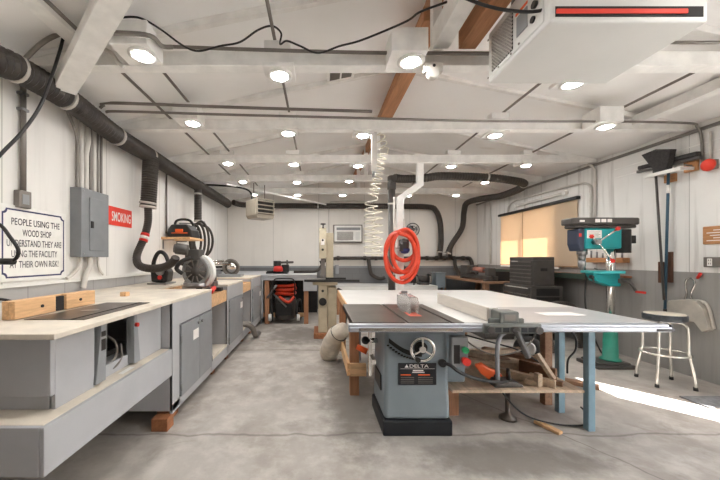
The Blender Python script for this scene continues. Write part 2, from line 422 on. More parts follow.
# ------------------------------------------------------------------ roof frame
for i, ty in enumerate(TR):
    mb = MB()
    mb.bx(XL, XR, ty-.03, ty+.03, 2.83, 2.94); mb.bx(XL, XR, ty-.05, ty+.05, 2.815, 2.829)
    for s in (-1, 1):
        x1 = .92+s*3.34; mb.bar((x1, ty, 2.86), (.92, ty, 3.54), .05, .06)
    (mb.bx(.88, .95, ty-.035, ty+.035, 2.94, 3.5) if i != 1 else mb)
    if i in (0, 1, 3):
        mb.prism([(XL, ty-.045, 2.829), (XL+.55, ty-.045, 2.94), (XL, ty-.045, 2.90)], (0, .01, 0))
    b = struct('beam', mb, m_beam, .004, 'white steel roof truss with long bottom chord, '+['nearest the camera', 'second from the camera', 'third from the camera', 'fourth from the camera', 'farthest from the camera'][i])
struct('beam', MB().bx(.90, .98, YF, YB, 3.36, 3.50), m_ridge, .004, 'brown timber ridge beam running the length of the shop')
mb = MB(); mb.bx(.84, 1.0, 2.54, 4.6, 3.24, 3.355); struct('beam', mb, m_ridge, .004, 'bare brown timber hung below the ridge past the second truss')
struct('beam', MB().bx(1.07, 1.20, .6, 2.44, 2.945, 3.08), m_ridge, .004, 'bare brown timber joist beside the hanging heater')
struct('beam', MB().bx(.87, .99, .6, 2.44, 2.945, 3.10), m_beam, .004, 'white board running back to the first truss beside the ridge')
struct('beam', MB().bx(-1.86, -1.74, .4, 2.44, 2.95, 3.04), m_beam, .004, 'white purlin at upper left ending on the first truss')
struct('beam', MB().bx(3.58, 3.70, 2.4, 3.66, 2.87, 2.97), m_beam, .004, 'white purlin at right joining the second truss')
mb = MB(); a0, a1 = P(65, 87, 2.62), P(112, 0, 1.93); mb.bar(a1+(a1-a0)*.6, a0, .15, .09); struct('beam', mb, m_beam, .004, 'wide white knee brace slanting down to the left wall duct')
struct('beam', MB().bar(P(226,184,6.25), P(326,204.5,8.25), .03, .035), m_beam, .003, 'white brace crossing diagonally before the back wall')

# ------------------------------------------------------------------ downlights
def downlight(name, loc, label, tall):
    t = thing(name, label, 'light', loc, 0, 'recessed downlights on the roof trusses')
    h = .165 if tall else .03; s = .118
    part('housing', MB().bx(-s-(.05 if tall else 0), s-(.03 if tall else 0), -s, s, .0, h), m_beam, t, .004, local=True)
    part('trim_ring', MB().lathe([(.098, 0), (.098, -.010), (.066, -.014), (.062, -.004)], (0,0,0), n=28), m_white, t, local=True)
    part('lens', MB().lathe([(.062, -.0045), (.062, -.010), (.05, -.019), (.03, -.024), (0, -.026)], (0,0,0), n=24), m_lens, t, local=True)
    return t
LI = [(143,55,1,'square box downlight on the nearest truss at far left'), (280,75,0,'downlight under the nearest truss, second from left'),
 (411,61,1,'square box downlight on the nearest truss beside the ridge timber'), (573,83,0,'downlight just past the hanging heater corner'),
 (193,123,1,'square box downlight on the second truss at left'), (288,133,0,'downlight under the second truss, second from left'),
 (363,135,0,'downlight on the second truss at top of the coiled hose'), (495,135,0,'downlight under the second truss right of the ridge'),
 (606,126,1,'square box downlight on the second truss at far right'),
 (228,163,0,'downlight under the third truss at far left'), (294,164,0,'downlight under the third truss, second from left'), (358,165.5,0,'downlight under the third truss behind the coiled hose'),
 (451,166,0,'downlight under the third truss right of the white post'), (526,165,0,'downlight under the third truss at far right'),
 (243,181.5,0,'downlight under the fourth truss above the unit heater'), (297,182,0,'downlight under the fourth truss, second from left'), (349,181,0,'downlight under the fourth truss near the ridge'),
 (485,182,0,'downlight under the fourth truss beside the ceiling duct bend'),
 (254,194.5,0,'downlight under the farthest truss at far left'), (297.5,194.8,0,'downlight under the farthest truss, second from left'), (342.5,195,0,'downlight under the farthest truss above the air conditioner'),
 (408,195.5,0,'downlight under the farthest truss just right of the white post'), (456,195,0,'downlight under the farthest truss at right')]
proto = {}
for x, y, tall, lb in LI:
    p = PZ(x, y, 2.80)
    if tall not in proto: proto[tall] = downlight('downlight', p, lb, tall)
    else: dup(proto[tall], p, lb)
for yy, nm in ((1.26, 'overhead just before'),):  # extra lamps added out of view to brighten the front of the room
    for X, pos in ((-1.3, 'the left bench'), (-.3, 'the aisle'), (.75, 'the ridge line'), (2.1, 'the right half'), (3.3, 'the right wall side')):
        dup(proto[0], V((X, yy, 2.80)), 'added fill downlight '+nm+' the camera position above '+pos)
for i, ty in enumerate(TR0):
    mb = MB(); mb.bx(XL, XR, ty-.03, ty+.03, 2.83, 2.94); mb.bx(XL, XR, ty-.05, ty+.05, 2.815, 2.829); struct('beam', mb, m_beam, .004, ['white roof truss chord above the camera', 'white roof truss chord just ahead of the camera'][i])
mb = MB(); x0, x1, y0, y1 = .10, .40, 3.36, 3.60
mb.prism([(x0,y0,roof(x0)-.065),(x1,y0,roof(x1)-.065),(x1,y0,roof(x1)-.0),(x0,y0,roof(x0)-.0)], (0,y1-y0,0))
cvent = single('ceiling_vent', mb, m_beam, 'small square vent in the ceiling left of the ridge timber', 'vent')
for a, b in ((.13,.24),(.26,.37)):
    part('vent_opening', MB().prism([(a,y0+.03,roof(a)-.069),(b,y0+.03,roof(b)-.069),(b,y0+.03,roof(b)-.066),(a,y0+.03,roof(a)-.066)], (0,y1-y0-.06,0)), m_cond, cvent)
p = P(433,70,2.40); o = single('round_box', MB().bx(p.x-.07,p.x+.07,2.385,2.425,p.z-.02,p.z+.05).cyl((p.x,2.375,p.z-.02),(p.x,2.425,p.z-.02),.048,n=24), m_condw, 'white round electrical box on the nearest truss right of the box light', 'electrical box', None, .004)
part('knockout', MB().cyl((p.x,2.384,p.z+.02),(p.x,2.3735,p.z+.02),.012), m_black, o)
# junction boxes on top of the trusses
JB = [(278,49,'junction box on the nearest truss with cable plug'), (288,117,'junction box on the second truss, left of the ridge'), (293,152,'junction box on the third truss, left of the ridge'), (498,119,'junction box on the second truss, right of the ridge'), (453,153,'junction box on the third truss, right of the ridge'), (227,150.5,'junction box on the third truss at left'), (528,152,'junction box on the third truss at far right'), (299,171.5,'junction box on the fourth truss, left of the ridge'), (255,185.5,'junction box on the farthest truss at left')]
for x, y, lb in JB:
    i = min(range(5), key=lambda k: abs((CY-y)*TR[k]/F+H-2.99)); p = P(x, y, TR[i])
    single('junction_box', MB().bx(p.x-.10, p.x+.10, TR[i]-.05, TR[i]+.05, 2.941, 3.01), m_beam, 'grey metal '+lb, 'junction box', 'junction boxes on the trusses', .004)
# conduits running between the trusses
def conduit(pts, r, label, mat=None, group='electrical conduits', m=6, smooth=True):
    q = spl(pts, m) if smooth else [V(p) for p in pts]
    return single('conduit', MB().tube(q, r, 8), mat or m_cond, label, 'conduit', group)
for k, (X, z, nm) in enumerate([(-1.70, 2.965, 'far left'), (-1.36, 2.99, 'left of the first light row'), (-.335, 3.045, 'above the second light row'), (2.13, 3.03, 'right of the ridge'), (3.28, 2.975, 'far right')]):
    conduit([(X, .9, z), (X, TR[4], z)], .013, 'thin conduit running front to back under the roof, '+nm, smooth=False)
conduit([P(100,108,3.2), P(104,105,3.2), P(113,103,3.2), P(240,107.5,3.25), P(372,111.5,3.3)], .015, 'upper of two long conduits crossing before the second truss')
conduit([P(106,112,3.2), P(125,111.5,3.2), P(240,115,3.25), P(360,118,3.3), P(480,121,3.4), P(600,121.5,3.45), P(686,123,3.52), P(697,127,3.54), P(701,136,3.54), P(703,164,3.54)], .013, 'lower long conduit crossing the whole roof and down the right wall')
conduit([P(165,46.5,2.40), P(250,49.5,2.40), P(360,52.5,2.40), P(480,53.5,2.40), P(500,54,2.40)], .013, 'conduit along the top of the nearest truss')
conduit([(2.2, 2.43, 2.99), (4.2, 2.43, 2.99)], .012, 'conduit along the nearest truss right of the heater', smooth=False)
conduit([P(22,62,2.3), P(42,43,2.3), P(60,34,2.35), P(75,32,2.38), P(98,32.5,2.3), P(118,33,2.11), P(150,36,2.11), P(162,46,2.30), P(172,47,2.38)], .016, 'thick grey conduit curving from the left wall duct to the box light')
conduit([P(92,45,2.4), P(110,52,2.4), P(118,62,2.4), P(124,67,2.4)], .014, 'white cable looping below the nearest truss at left', m_condw)
for k, dz in enumerate((.06, .12)):
    conduit([V((XL+.03+.02*k, 2.0, 2.80+dz)), V((XL+.03+.02*k, 8.3, 2.80+dz))], .014, ['lower', 'upper'][k]+' conduit hugging the left wall above the dust duct', smooth=False)
# black power cables
def cable(pts, r, label, mat=None, m=8):
    return single('power_cable', MB().tube(spl(pts, m), r, 7), mat or m_black, label, 'cable', 'power cables')
cable([P(112,20,2.2), P(122,17.5,2.25), P(140,18,2.3), P(160,29,2.3), P(182,45,2.34), P(198,51,2.34), P(220,46,2.34), P(240,42,2.34), P(258,30,2.34), P(272,26,2.34), P(281,33,2.36), P(280,44,2.38), P(287,41,2.38), P(300,46,2.37), P(318,53,2.36), P(340,46,2.3), P(362,40,2.2), P(405,22,2.08), P(420,12,2.1), P(447,2,2.0)], .007, 'black power cable draped along the nearest truss')
cable([P(455,-8,1.9), P(470,0,1.85), P(495,8,1.8), P(520,11.5,1.78), P(538,11,1.76), P(549.5,7,1.75)], .009, 'black power cable plugged into the hanging heater')
c = cable([P(75,26,2.42), P(66,30,2.4), P(60,50,2.36), P(52,75,2.3), P(40,106,2.2), P(22,132,2.1), P(0,155,2.0), P(-25,185,1.95), P(-20,215,1.95), P(0,225,2.0), P(10,237,2.0), P(18,249,2.0), P(17,257,2.0), P(12,261,2.0)], .011, 'black hanging cable looping before the left wall sign')
part('plug', MB().cyl(P(14,261.5,2.0), P(-8,261.5,2.0), .02, n=12), m_black, c)
# ------------------------------------------------------------------ black dust ducts
def clamps(parent, pts, r):
    for a, b in pts:
        a, b = V(a), V(b); dr = (b-a).normalized()*.014
        part('hose_clamp', MB().tube([a-dr, a+dr], r, 16), m_clamp, parent)
DP = [P(-12,58,2.1), P(15,68,2.28), P(66,98,2.76), P(117,136,3.5), P(150,156,4.25), P(190,181,5.5), P(222,200,7.3), P(228,204,7.9)]
duct = single('dust_duct', ribbed(MB(), DP, .092, .05, .09, 14), m_hose, 'thick black ribbed dust duct along the top of the left wall', 'duct')
for k in (1, 2, 3, 4): clamps(duct, [(DP[k], DP[k+1])], .102)
d2 = [V((-2.14, 8.08, 2.77)), V((-1.95, 8.32, 2.75)), V((-1.3, 8.40, 2.74)), V((0, 8.40, 2.73)), V((2.0, 8.40, 2.72)), P(428,207,8.40), P(436,211,8.40), P(440,222,8.40), P(441,240,8.40), P(440,252,8.40)]
o = single('dust_duct', ribbed(MB(), d2, .07, .05, .05, 12), m_hose, 'black dust duct along the top of the back wall, dropping at right', 'duct')
clamps(o, [(d2[2], d2[3]), (d2[3], d2[4]), (d2[9], d2[8])], .078)
d3 = [V((1.30, 5.45, 2.72)), P(405,179,5.6), P(425,178,5.62), P(443,176,5.65), P(487,177.5,5.75), P(515,181,5.8), P(524,184,6.0), P(519,189,6.3), P(500,196,7.0), P(480,199,7.6), P(467,203,8.0), P(464,212,8.3), P(462,228,8.40), P(452,244,8.40), P(448,253,8.40)]
o = single('dust_duct', ribbed(MB(), d3, .068, .05, .05, 12), m_hose, 'black flexible dust duct sweeping under the roof to the back corner', 'duct')
clamps(o, [(d3[4], d3[5]), (d3[6], d3[7]), (d3[14], d3[13])], .078)
o = single('dust_duct', MB().tube([V((1.29, 5.6, .02)), V((1.29, 5.6, 2.6))], .062, 14).lathe([(.074, 2.56), (.074, 2.78), (.05, 2.80)], (1.29, 5.6, 0), n=14), paint('pipe_grey', (84, 80, 77), .5), 'grey upright dust pipe standing behind the white hose post', 'duct')
clamps(o, [((1.29,5.6,2.3),(1.29,5.6,2.5)), ((1.29,5.6,1.6),(1.29,5.6,1.8))], .068)
def pipe_run():
    mb = MB(); z = 1.36; y = 8.46
    mb.tube([V((.05, y, 1.24)), V((.25, y, 1.31)), V((.5, y, z)), V((4.0, y, z))], .045, 12)
    for x in (.5, 1.2, 1.5, 2.6, 2.85, 3.1, 3.3, 3.55, 3.8): mb.cyl((x, y, z), (x+.07, y, z), .058, n=12)
    for x in (3.22, 3.48): mb.cyl((x, y-.03, z), (x, y-.03, 1.6), .055, n=12)
    mb.tube(spl([(1.33, y-.02, z), (1.36, y-.04, 1.1), (1.42, y-.06, .92), (1.62, y-.1, .82), (1.75, y-.12, .86)], 6), .05, 12)
    mb.tube(spl([(3.95, y, z), (4.02, y, z-.02), (4.06, y-.02, 1.2), (4.05, y-.05, .95)], 6), .05, 12)
    mb.tube(spl([(3.62, y, z), (3.62, y-.03, 1.15), (3.7, y-.1, .95), (3.85, y-.2, .85)], 6), .045, 12)
    mb.tube(spl([(2.1, y-.02, 1.3), (2.25, y-.05, 1.1), (2.4, y-.1, .85), (2.45, y-.1, .72)], 6), .028, 10)
    return mb
single('dust_pipe', pipe_run(), m_hose, 'black dust pipe with couplings running across the back wall', 'pipe')
# drops on the left wall
p1 = [P(151,158,4.25), P(150,175,4.2), P(149,195,4.2), P(148,207,4.2)]
o = single('dust_hose', ribbed(MB(), p1, .095, .03, .06, 14), m_hose, 'wide upper hose drop on the left wall beside the red sign', 'hose')
clamps(o, [(p1[3], p1[2]), (p1[3]+V((0,0,.05)), p1[2])], .105)
p2 = [P(148,206,4.2), P(148,222,4.2), P(144,238,4.2), P(137,255,4.15), P(139,265,4.05), P(150,268.5,4.0), P(164,267,3.9), P(173,262,3.8), P(176,257,3.76)]
o = single('dust_hose', ribbed(MB(), p2, .047, .024, .05, 12), m_hose, 'narrow hose curving down from the wide drop to the saws', 'hose')
for a, b, mm, nm in ((233.5,236,m_redp,'red collar'),(236,239,m_lwhite,'white band'),(239,241.5,m_redp,'red collar')):
    part('hose_collar', MB().tube([P(145.3-(a-234)*.28,a,4.2), P(145.3-(b-234)*.28,b,4.19)], .053, 14), mm, o, label=nm)
p3 = [P(198,188,5.85), P(198,205,5.85), P(198,221,5.85)]
o = single('dust_hose', ribbed(MB(), p3, .065, .03, .04, 12), m_hose, 'short straight hose drop above the coiled vacuum hose', 'hose')
clamps(o, [(p3[1]+V((0,0,.2)), p3[2]), (p3[2], p3[1])], .074)
# ================================================================== LEFT WALL
WL = XL+.001
# conduit with box
o = single('outlet_box', MB().bx(WL, WL+.05, 2.55, 2.66, 1.76, 1.90), m_cond, 'grey metal outlet box on the left wall above the white sign', 'outlet box', None, .006)
part('conduit_pipe', MB().cyl((WL+.03, 2.605, 1.90), (WL+.03, 2.605, 2.76), .02, n=10), m_cond, o)
part('socket', MB().bx(WL+.05, WL+.053, 2.575, 2.635, 1.79, 1.87), m_dgrey, o)
for z in (2.55, 2.68): part('pipe_clip', MB().bx(WL, WL+.052, 2.575, 2.635, z, z+.02), m_steel, o)
# sign
Y0, Y1, Z0, Z1 = 2.44, 3.04, 1.195, 1.745
t = thing('wall_sign', 'white notched wood shop sign with navy border, left wall', 'sign', (WL, (Y0+Y1)/2, Z0))
def notched(x, a, r):
    y0, y1, z0, z1 = Y0+a, Y1-a, Z0+a, Z1-a; q = []
    for (cy, cz, s0) in ((y0, z0, 0), (y1, z0, 90), (y1, z1, 180), (y0, z1, 270)):
        arc = [V((x, cy+r*math.cos(R(s0+90-k*15)), cz+r*math.sin(R(s0+90-k*15)))) for k in range(7)]
        q += arc
    return q
part('board', MB().bx(WL, WL+.015, Y0-.03, Y1+.03, Z0-.03, Z1+.03), m_white, t, .004)
mb = MB(); a = notched(WL+.0165, .0, .032); b = notched(WL+.0165, .013, .032)
va = [mb.bm.verts.new(p) for p in a]; vb = [mb.bm.verts.new(p) for p in b]
for i in range(len(va)): j = (i+1) % len(va); mb.face([va[i], va[j], vb[j], vb[i]])
part('border', mb, m_navy, t)
lines = [('PEOPLE USING THE', .06, .50), ('WOOD SHOP', .16, .30), ('UNDERSTAND THEY ARE', .02, .56), ('USING THE FACILITY', .06, .47), ('AT THEIR OWN RISK!', .045, .50)]
for i, (s, a, w) in enumerate(lines): part('lettering', text(MB(), s, (WL+.0155, Y0+.02+a*.95, 1.618-i*.086), (0,1,0), (0,0,1), w*.94, .056), m_letter, t, recalc=False)
# electric panel
t = thing('breaker_panel', 'grey electrical breaker panel on the left wall', 'breaker panel', (WL, 3.33, 1.365))
part('box', MB().bx(WL, WL+.115, 3.13, 3.54, 1.365, 2.05), m_panel, t, .006)
d = part('door', MB().bx(WL+.115, WL+.122, 3.24, 3.47, 1.43, 1.97), m_panel, t, .003)
part('latch', MB().bx(WL+.122, WL+.132, 3.25, 3.285, 1.66, 1.73), m_black, d, .003)
part('cover_screws', MB().cyl((WL+.115, 3.16, 2.02), (WL+.119, 3.16, 2.02), .008).cyl((WL+.115, 3.51, 2.02), (WL+.119, 3.51, 2.02), .008).cyl((WL+.115, 3.16, 1.4), (WL+.119, 3.16, 1.4), .008), m_steel, t)
for k, (yy, rr, mm, nm) in enumerate([(3.16,.014,m_cond,'bent grey conduit at the near edge'), (3.22,.02,m_condw,'white conduit near the front corner'), (3.285,.024,m_condw,'thick pale conduit'), (3.345,.016,m_cond,'grey middle conduit'), (3.40,.022,m_condw,'pale conduit beyond the middle'), (3.455,.014,m_cond,'thin grey conduit'), (3.51,.014,m_cond,'farthest dark conduit')]):
    if k == 0: pts = [(WL+.05,yy,2.05),(WL+.05,yy,2.3),(WL+.06,yy-.02,2.55),(WL+.08,yy-.14,2.70),(WL+.1,yy-.22,2.78)]
    else: pts = [(WL+.05,yy,2.05),(WL+.05,yy,2.4),(WL+.05,yy+(.03 if k==2 else 0),2.6),(WL+.05,yy,2.84)]
    single('conduit', MB().tube(spl(pts, 6), rr, 10), mm, nm+' rising from the breaker panel to the duct', 'conduit', 'conduits above the breaker panel')
for k, (pts, rr) in enumerate([([(WL+.05,3.20,1.365),(WL+.05,3.20,1.28),(WL+.03,3.14,1.2),(WL+.025,3.06,1.16)],.015), ([(WL+.06,3.32,1.365),(WL+.06,3.32,1.28),(WL+.05,3.29,1.20),(WL+.05,3.26,1.12),(WL+.04,3.255,1.05)],.026), ([(WL+.05,3.46,1.365),(WL+.05,3.46,1.29),(WL+.03,3.52,1.22),(WL+.025,3.58,1.17)],.013)]):
    single('conduit', MB().tube(spl(pts, 6), rr, 10), m_condw, ['pale conduit curving toward the sign', 'thick pale conduit bending down to the bench', 'pale conduit curving away to the right'][k]+' under the breaker panel', 'conduit', 'conduits below the breaker panel')
# red sign
t = thing('smoking_sign', 'red sign with white SMOKING lettering beside the breaker panel', 'sign', (WL, 3.9, 1.745))
part('board', MB().bx(WL, WL+.008, 3.66, 4.16, 1.745, 1.965), m_sign, t)
part('lettering', text(MB(), 'SMOKING', (WL+.0085, 3.755, 1.795), (0,1,0), (0,0,1), .375, .115), m_lwhite, t, recalc=False)
conduit([(WL+.02, 5.09, 1.75), (WL+.02, 5.09, 2.72)], .014, 'slim conduit rising from the vacuum shelf on the left wall', smooth=False)
# shelf with vacuum
t = thing('wall_shelf', 'small wooden wall shelf carrying the black and orange vacuum', 'shelf', (XL, 5.2, 1.6))
part('board', MB().bx(XL+.001, -1.98, 4.95, 5.55, 1.65, 1.685), m_wood, t, .003)
for yy in (5.0, 5.48): part('bracket', MB().bx(XL+.001, -2.25, yy, yy+.02, 1.635, 1.649).bx(XL+.001, XL+.015, yy, yy+.02, 1.5, 1.634), m_steel, t)
t = thing('wall_vacuum', 'black and orange wet vacuum on the small wooden shelf', 'vacuum', (-2.2, 5.2, 1.685))
part('body', MB().prism([(-2.38, 5.05, 1.686), (-1.99, 5.05, 1.686), (-2.01, 5.05, 1.80), (-2.07, 5.05, 1.89), (-2.32, 5.05, 1.89), (-2.37, 5.05, 1.82)], (0,.36,0)), m_black, t, .02, 3)
part('orange_band', MB().bx(-2.25, -2.13, 5.035, 5.06, 1.765, 1.815).bx(-2.31, -2.06, 5.036, 5.06, 1.745, 1.76), m_orange, t, .004)
part('handle', MB().tube(spl([(-2.33,5.2,1.88),(-2.30,5.2,1.96),(-2.2,5.2,1.985),(-2.08,5.2,1.965),(-2.02,5.2,1.88)], 6), .02, 10), m_black, t)
# coiled vac hose hung on wall
pts = []
for k in range(4):
    cx = -2.13+.035*k; yy = 5.55+.03*k; w = .10+.022*k; h = .27+.035*(k % 3)
    for j in range(12):
        a = PI/2-2*PI*j/12
        pts.append((cx+w*math.cos(a), yy+.01*j/4, 1.66+.0+h*math.sin(a)*(1 if math.sin(a) < 0 else 1)))
single('vacuum_hose', ribbed(MB(), pts, .021, .016, .06, 8, 5), m_hose, 'black vacuum hose hanging in loops below the short duct drop', 'hose')
o = single('hose_hook', MB().bx(-2.429, -2.0, 5.60, 5.64, 1.955, 1.975).bx(-2.01, -1.985, 5.60, 5.64, 1.955, 2.0), m_steel, 'steel wall hook carrying the looped vacuum hose', 'hook')
# ================================================================== LEFT BENCH RUN
XF = -1.17
BK = XL+.03
t = thing('router_bench', 'grey router bench with a low front shelf, nearest at left', 'bench', (-1.8, 2.0, 0))
part('low_shelf', MB().bx(BK, XF-.022, 1.39, 2.565, .60, .627), m_top, t, .003)
part('front_apron', MB().bx(XF-.021, XF, 1.366, 2.565, .414, .626), m_grey, t, .003)
part('end_apron', MB().bx(BK, XF-.022, 1.366, 1.389, .414, .626), m_grey, t, .003)
XB = -1.257
part('plinth', MB().bx(BK, XB-.03, 1.53, 2.56, .628, .70), m_grey, t)
part('end_panel', MB().bx(BK, XB, 1.504, 1.53, .70, .988), m_grey, t, .003)
for a, b in ((1.531, 1.80), (2.20, 2.56)): part('front_panel', MB().bx(XB-.02, XB, a, b, .628, .988), m_grey, t, .002)
for s, (b0, b1, t0, t1) in enumerate([(1.79, 1.875, 1.84, 1.885), (2.165, 2.24, 2.165, 2.195)]):
    g = part('motor_guard', MB().prism([(XB-.04, b0, .64), (XB-.04, b1, .64), (XB-.04, t1, .986), (XB-.04, t0, .986)], (.055,0,0)), m_dgrey, t, .003)
    if s == 0:
        part('warning_label', MB().bx(XB+.0152, XB+.0165, 1.835, 1.872, .90, .93).bx(XB+.0152, XB+.0165, 1.835, 1.872, .82, .885), m_black, g)
    else:
        part('switch_button', MB().cyl((XB+.015, 2.178, .90), (XB+.035, 2.178, .90), .014), m_redp, g)
part('motor', MB().cyl((-1.42, 2.03, .76), (-1.42, 2.03, .975), .07).box((-1.42, 2.03, .74), (.16, .2, .03)), m_black, t)
part('motor_cable', MB().tube(spl([(-1.40,1.90,.65),(-1.34,1.96,.66),(-1.30,2.05,.72),(-1.33,2.1,.80),(-1.40,2.08,.86)],6), .008, 7).tube(spl([(-1.33,1.92,.645),(-1.29,2.02,.66),(-1.29,2.1,.70),(-1.32,2.14,.78)],6), .007, 7), m_cond, t)
part('opening_shade', MB().bx(-1.75, -1.70, 1.82, 2.2, .70, .985), m_dark, t)  # dark sheet standing in for the shade inside the opening
part('slot_cover', MB().bx(XF-.08, XF-.05, 2.0, 2.13, .627, .63), m_white, t)
t = thing('timber_skid', 'short reddish timber block under the near end of the long cabinet', 'timber block', (-1.23, 2.5, 0), 0)
part('block', MB().bx(-1.30, -1.172, 2.49, 2.60, 0, .099), m_woodd, t, .004)
single('worktop', MB().bx(BK, XF+.005, 1.415, 3.52, .989, 1.015), m_top, 'long pale dusty wooden worktop over the router bench and first cabinet', 'worktop', None, .004)
def cabinet(y0, y1, splits, label, ztop, zbot):
    t = thing('base_cabinet', label, 'cabinet', (XF-.6, (y0+y1)/2, 0), 0, 'grey cabinets along the left wall')
    mb = MB(); mb.bx(BK, XF-.004, y0, y0+.02, .12, .988); mb.bx(BK, XF-.004, y1-.02, y1, .12, .988); mb.bx(BK, XF-.004, y0+.02, y1-.02, .12, .14); mb.bx(BK, BK+.02, y0+.02, y1-.02, .14, .988)
    mb.bx(XF-.024, XF, y0, y1, ztop+.01, .988); mb.bx(XF-.024, XF, y0, splits[0]-.005, .12, ztop+.01); mb.bx(XF-.024, XF, splits[-1]+.005, y1, .12, ztop+.01); mb.bx(XF-.024, XF, y0, y1, .10, zbot-.005)
    part('carcass', mb, m_grey, t, .002)
    for a, b in zip(splits, splits[1:]):
        d = part('door', MB().bx(XF-.02, XF+.016, a, b-.006, zbot, ztop), m_dgrey, t, .004)
        first = a == splits[0]
        hy = b-.05 if first and len(splits) > 2 else (a+.04 if len(splits) > 2 else b-.06)
        part('knob', MB().cyl((XF+.016, hy, ztop-.05), (XF+.035, hy, ztop-.05), .012, .016, 12), m_steel, d)
        if first: part('label_card', MB().bx(XF+.0165, XF+.018, b-.17, b-.04, ztop-.19, ztop-.10), m_lwhite, d)
        for z in (zbot+.08, ztop-.12):
            e = a if first else b-.012
            part('hinge', MB().cyl((XF+.014, e, z-.03), (XF+.014, e, z+.03), .009, n=8), m_steel, d)
    mb = MB(); n = max(1, int((y1-y0)/.6))
    for i in range(n):
        yy = y0+.15+i*.6; mb.bx(XF-.2, XF-.06, yy, yy+.09, 0, .099)
    part('foot', mb, m_woodd, t)
    return t
cabinet(2.575, 3.52, [2.71, 3.13, 3.5], 'grey two door cabinet with white label card, nearest of the left cabinets', .785, .18)
def bay(y0, y1, label, tl, tray=True):
    t = thing('bench_bay', label, 'bench', (XF-.6, (y0+y1)/2, 0), 0, 'open bays between the left cabinets')
    part('bay_floor', MB().bx(BK, XF-.004, y0+.002, y1-.002, .22, .245), m_top, t)
    part('kick_board', MB().bx(XF-.024, XF, y0+.002, y1-.002, .10, .219), m_grey, t)
    part('back_panel', MB().bx(-1.82, -1.80, y0+.002, y1-.002, .246, .80), m_dgrey, t)
    part('foot', MB().bx(XF-.2, XF-.06, y0+.2, y0+.29, 0, .099), m_woodd, t)
    mb = MB(); mb.bx(-1.75, XF-.01, y0+.004, y1-.004, .805, .82); mb.bx(XF-.03, XF-.008, y0+.004, y1-.004, .82, .945)
    mb.bx(-1.75, XF-.031, y0+.004, y0+.022, .82, .945); mb.bx(-1.75, XF-.031, y1-.022, y1-.004, .82, .945); mb.bx(-1.77, -1.75, y0+.004, y1-.004, .805, 1.0)
    part('tray', mb, m_woodx, t, .002, label=tl)
    part('rear_top', MB().bx(BK, -1.772, y0+.002, y1-.002, .989, 1.015), m_top, t)
bay(3.522, 4.128, 'open bay with wooden tray after the first grey cabinet', 'pine tray')
cabinet(4.13, 4.99, [4.19, 4.93], 'grey single door cabinet between the two open bays', .80, .22)
single('worktop', MB().bx(BK, XF+.005, 4.13, 4.99, .989, 1.015), m_top, 'short pale worktop on the single door cabinet between the bays', 'worktop', None, .004)
bay(4.992, 5.598, 'open bay with wooden tray farther along the left bench', 'pine tray')
cabinet(5.60, 6.55, [5.68, 6.48], 'grey cabinet in the back left corner before the cross bench', .80, .22)
single('worktop', MB().bx(BK, XF+.005, 5.60, 6.55, .989, 1.015), m_top, 'pale worktop on the back left corner cabinet', 'worktop', None, .004)
# red tools in tray
t = thing('red_clamp', 'red and black hand tool lying in the first wooden tray', 'hand tool', (-1.35, 3.8, .945))
part('grip', MB().tube(spl([(-1.20,3.58,.975),(-1.22,3.75,1.0),(-1.28,3.92,.99)],6), [.026]*12+[.034], 10), m_redp, t)
part('jaw', MB().bx(-1.50,-1.19,3.93,4.02,.946,.99), m_black, t, .008)
# router table fence and plate
t = thing('router_fence', 'two piece pine fence on the router bench top', 'fence', (-1.65, 2.03, 1.015))
for a, b in ((1.72, 1.99), (2.075, 2.34)):
    o = part('fence_board', MB().bx(-1.665, -1.63, a, b, 1.021, 1.118), m_wood, t, .002)
    yy = a+.17 if a < 1.9 else a+.12
    part('bolt', MB().cyl((-1.63, yy, 1.07), (-1.624, yy, 1.07), .009), m_black, o)
part('back_board', MB().bx(-1.70, -1.668, 1.72, 2.34, 1.019, 1.118), m_wood, t, .002)
part('dust_port', MB().bx(-1.667, -1.645, 1.992, 2.073, 1.02, 1.11), m_dark, t)
o = single('router_plate', MB().bx(-1.60, -1.27, 1.74, 2.42, 1.0155, 1.0185), m_iron, 'dark metal router plate let into the near worktop', 'router plate', None, .001)
part('bit_hole', MB().cyl((-1.46, 2.05, 1.0186), (-1.46, 2.05, 1.0198), .05, n=24), m_steel, o)
part('slot', MB().bx(-1.35, -1.33, 1.74, 2.42, 1.0186, 1.0192), m_dark, o)
cable([(-2.3,1.5,1.03),(-2.1,1.62,1.05),(-1.9,1.75,1.04),(-1.8,1.8,1.12),(-1.74,1.9,1.06),(-1.9,2.0,1.03)], .008, 'dark cable lying behind the pine router fence')
single('wood_block', MB().box((-1.72, 2.85, 1.034), (.05,.06,.037)), m_wood, 'tiny wood offcut standing on the near worktop', 'wood block')
# --- upright black plunge saw
b = P(162, 284, 4.22); b.z = 1.0155
t = thing('plunge_saw', 'black upright power saw with red button at back of the bench', 'power saw', b)
part('base_plate', MB().box((0,0,.012), (.24,.30,.022)), m_steel, t, .004, local=True)
part('body', MB().prism([(-.10,-.09,.03),(.10,-.09,.03),(.12,-.09,.16),(.07,-.09,.24),(-.07,-.09,.24),(-.11,-.09,.16)], (0,.18,0)), m_black, t, .02, 3, local=True)
part('handle', MB().tube(spl([(-.09,-.02,.14),(-.10,-.02,.27),(-.055,-.02,.39),(.0,-.02,.42),(.06,-.02,.37),(.11,-.02,.24)],6), .026, 10), m_black, t, local=True)
part('power_button', MB().cyl((.02,-.091,.09),(.02,-.11,.09),.028), m_redp, t, local=True)
part('side_cover', MB().cyl((.02,-.09,.17),(.02,-.105,.17),.055,n=20), m_steel, t, local=True)
